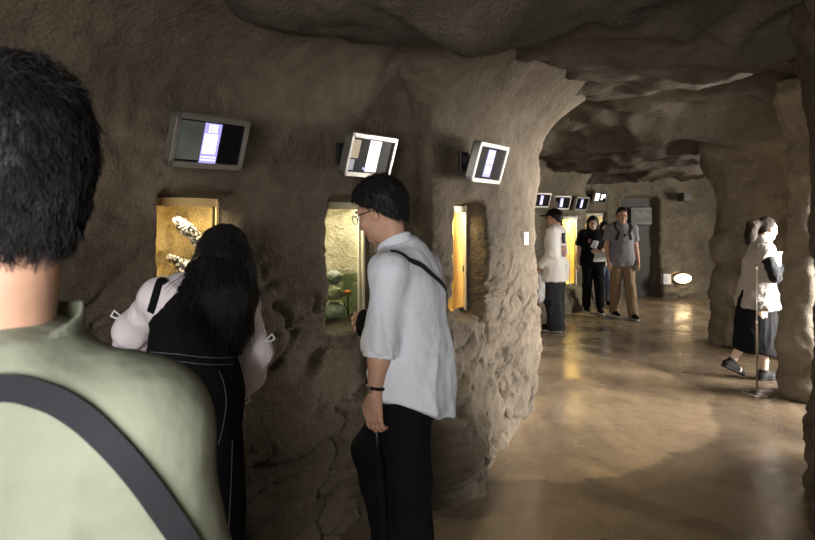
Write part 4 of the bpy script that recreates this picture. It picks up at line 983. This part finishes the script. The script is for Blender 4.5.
# ---- woman in the cream vest
J = joints(1.58, 78*D2R, (3.36, 6.12), world=dict(pelvis=at(757, 300, 6.12), waist=at(757, 287, 6.12), chest=at(761, 264, 6.12), neck=at(763, 244, 6.12), head=at(767, 229, 6.12),
    shR=at(765, 252, 5.98), shL=at(760, 252, 6.28), elR=at(775, 277, 5.93), wrR=at(783, 264, 6.0), elL=at(772, 278, 6.32), wrL=at(785, 268, 6.2),
    hipR=at(758, 303, 6.05), hipL=at(754, 303, 6.18), knR=at(765, 340, 6.05), anR=at(764, 372, 6.08), knL=at(748, 338, 6.18), anL=at(731, 362, 6.17)))
J['toeL'] = unit(V(.55, .1, -.42)*0+V(.8, .15, -.38)); J['root'] = V(J['pelvis'][0], J['pelvis'][1], 0)
head_axes(J, 2*D2R, 4*D2R)
E_ = person(J, 'person with a ponytail in a cream fleece vest and long black skirt, striding right')
body(J, E_, .006, M['skin_pale'], hands={'R': (V(.4, -.1, .6), V(-.3, 0, .5), V(.3, .6, 0), .7), 'L': (V(.6, -.2, .3), V(0, 0, 1), V(.2, -.8, 0), .8)}, fem=True, thick=.95); eyes(J, E_)
top(J, E_, .008, M['knit'], fat=.012, sleeve='long', hem=.86, name='jumper', disp=lambda v: .008*fbm(v, .03, 2, 91), thick=.95)
vest = top(J, E_, .009, M['fleece'], fat=.05, sleeve='none', hem=.77, name='vest', flare=.05, thick=.98, disp=lambda v: .018*fbm(v, .07, 3, 93)+.012*fbm(v, .16, 2, 96))
S = SDF(); S.cone(J['neck']-V(0, 0, .04), J['neck']+V(0, 0, .025), .10, .082, .03).cone(J['neck'], J['neck']+V(.02, 0, .1), .055, .06, .01, op=-1); S.mesh('collar', .008, M['fleece'], J['root'], vest, lambda v: .01*fbm(v, .05, 2, 94))
S = SDF(); hz = .24; S.lc = [(V(J['pelvis'][0]+.05, J['pelvis'][1], hz), unit(V(-.25, 0, -1)))]
S.cone(J['pelvis'], V(J['pelvis'][0]+.04, J['pelvis'][1], .1), .15, .215, .04, (V(0, 1, 0), .75)).chain([J['hipL'], J['knL']*.9+J['anL']*.1], [.12, .10], .12); S.lc = []
S.cone(J['waist'], J['pelvis'], .13, .15, .04, (V(0, 1, 0), .8)); S.mesh('skirt', .009, M['black_cloth'], J['root'], E_, folds(.012, .11, 98, (1, 1, .2)))
shoes(J, E_, .008, M['shoe_black'], M['shoe_black'])
S = SDF(); R = J['hR']; S.ell(hp(J, 0, -.016, .036), np.array((.082, .10, .094))*J['s'], R, .02); S.ell(hp(J, 0, -.05, -.02), np.array((.07, .055, .06))*J['s'], R, .03)
S.cut(hp(J, 0, -.1, -.07), R@unit(np.array([0, .86, -1.]))); S.cone(hp(J, 0, -.10, .045), hp(J, 0, -.135, .055), .03, .03, .02)
S.chain([hp(J, 0, -.13, .05), hp(J, 0, -.175, .02), hp(J, 0, -.185, -.08), hp(J, 0, -.18, -.2), hp(J, 0, -.18, -.29)], [.034, .05, .052, .045, .02], .03)
for sg in (-1, 1): S.ell(hp(J, sg*.1, .01, -.015), np.array((.03, .032, .035))*J['s'], R, .01, -1)
S.mesh('hair', .007, M['hair_brown'], J['root'], E_, lambda v: .006*fbm(v*np.array([1, 1, .25]), .025, 2, 85))
lf = empty('leaflet', J['wrR']+V(.0, .03, .02), 'small pale green leaflet in the hand of the woman in the cream vest', 'leaflet')
b = MB(); b.box((.0, .02, .03), (.09, .008, .12), rot_z(.5)); b.build('cover', simple('pale_green_paper', (.45, .55, .48), .6), lf); b = MB(); b.box((.0, .03, .035), (.085, .004, .115), rot_z(.5)); b.build('page', M['paper'], lf)

# ------------------------------------------------------------------ light
def area(name, loc, target, sx, sy, power, col, spread=180):
    l = bpy.data.lights.new(name, 'AREA'); l.shape = 'RECTANGLE'; l.size = sx; l.size_y = sy; l.energy = power; l.color = col; l.spread = math.radians(spread)
    o = bpy.data.objects.new(name, l); C.objects.link(o); o.location = loc
    o.rotation_euler = (Vector(target)-Vector(loc)).to_track_quat('-Z', 'Y').to_euler(); return o
area('daylight_side_opening', (8.0, 4.7, .7), (2.5, 4.6, -1.2), 2.6, 1.3, 600, (1, .95, .88), 85)
area('daylight_near_gap', (6.3, 4.35, 1.4), (3.5, 5.5, 1.3), 1.0, 1.4, 125, (1, .96, .9), 42)
area('gap_top_fill', (4.7, 4.9, 2.25), (2.4, 5.2, 0), 1.2, .6, 60, (1, .95, .88), 120)  # unseen fill light added high up to brighten the floor and the vest
area('daylight_entrance', (-.6, -1.6, 1.4), (.5, 3., .8), 1.8, 1.3, 108, (1, .975, .95), 140)
area('far_corridor_fill', (6.3, 9.25, 1.5), (3.3, 10.0, .9), 1.1, 1.2, 150, (1, .93, .82))  # added fill out of view, lifts the faces at the far end
w = bpy.data.worlds.new('world'); sc.world = w; w.use_nodes = True
w.node_tree.nodes['Background'].inputs['Color'].default_value = (1, .96, .9, 1); w.node_tree.nodes['Background'].inputs['Strength'].default_value = .13
# ------------------------------------------------------------------ camera
cd = bpy.data.cameras.new('camera'); cd.sensor_width = 36; cd.lens = F/815*36; cd.shift_y = -(270-HOR)/815; cd.clip_start = .02; cd.dof.use_dof = True; cd.dof.focus_distance = 4.0; cd.dof.aperture_fstop = 7.0
cam = bpy.data.objects.new('camera', cd); C.objects.link(cam); cam.location = (0, 0, EYE); cam.rotation_euler = (math.pi/2, 0, 0)
sc.camera = cam
sc.view_settings.view_transform = 'Standard'; sc.view_settings.look = 'None'; sc.view_settings.gamma = 1; sc.view_settings.exposure = 0
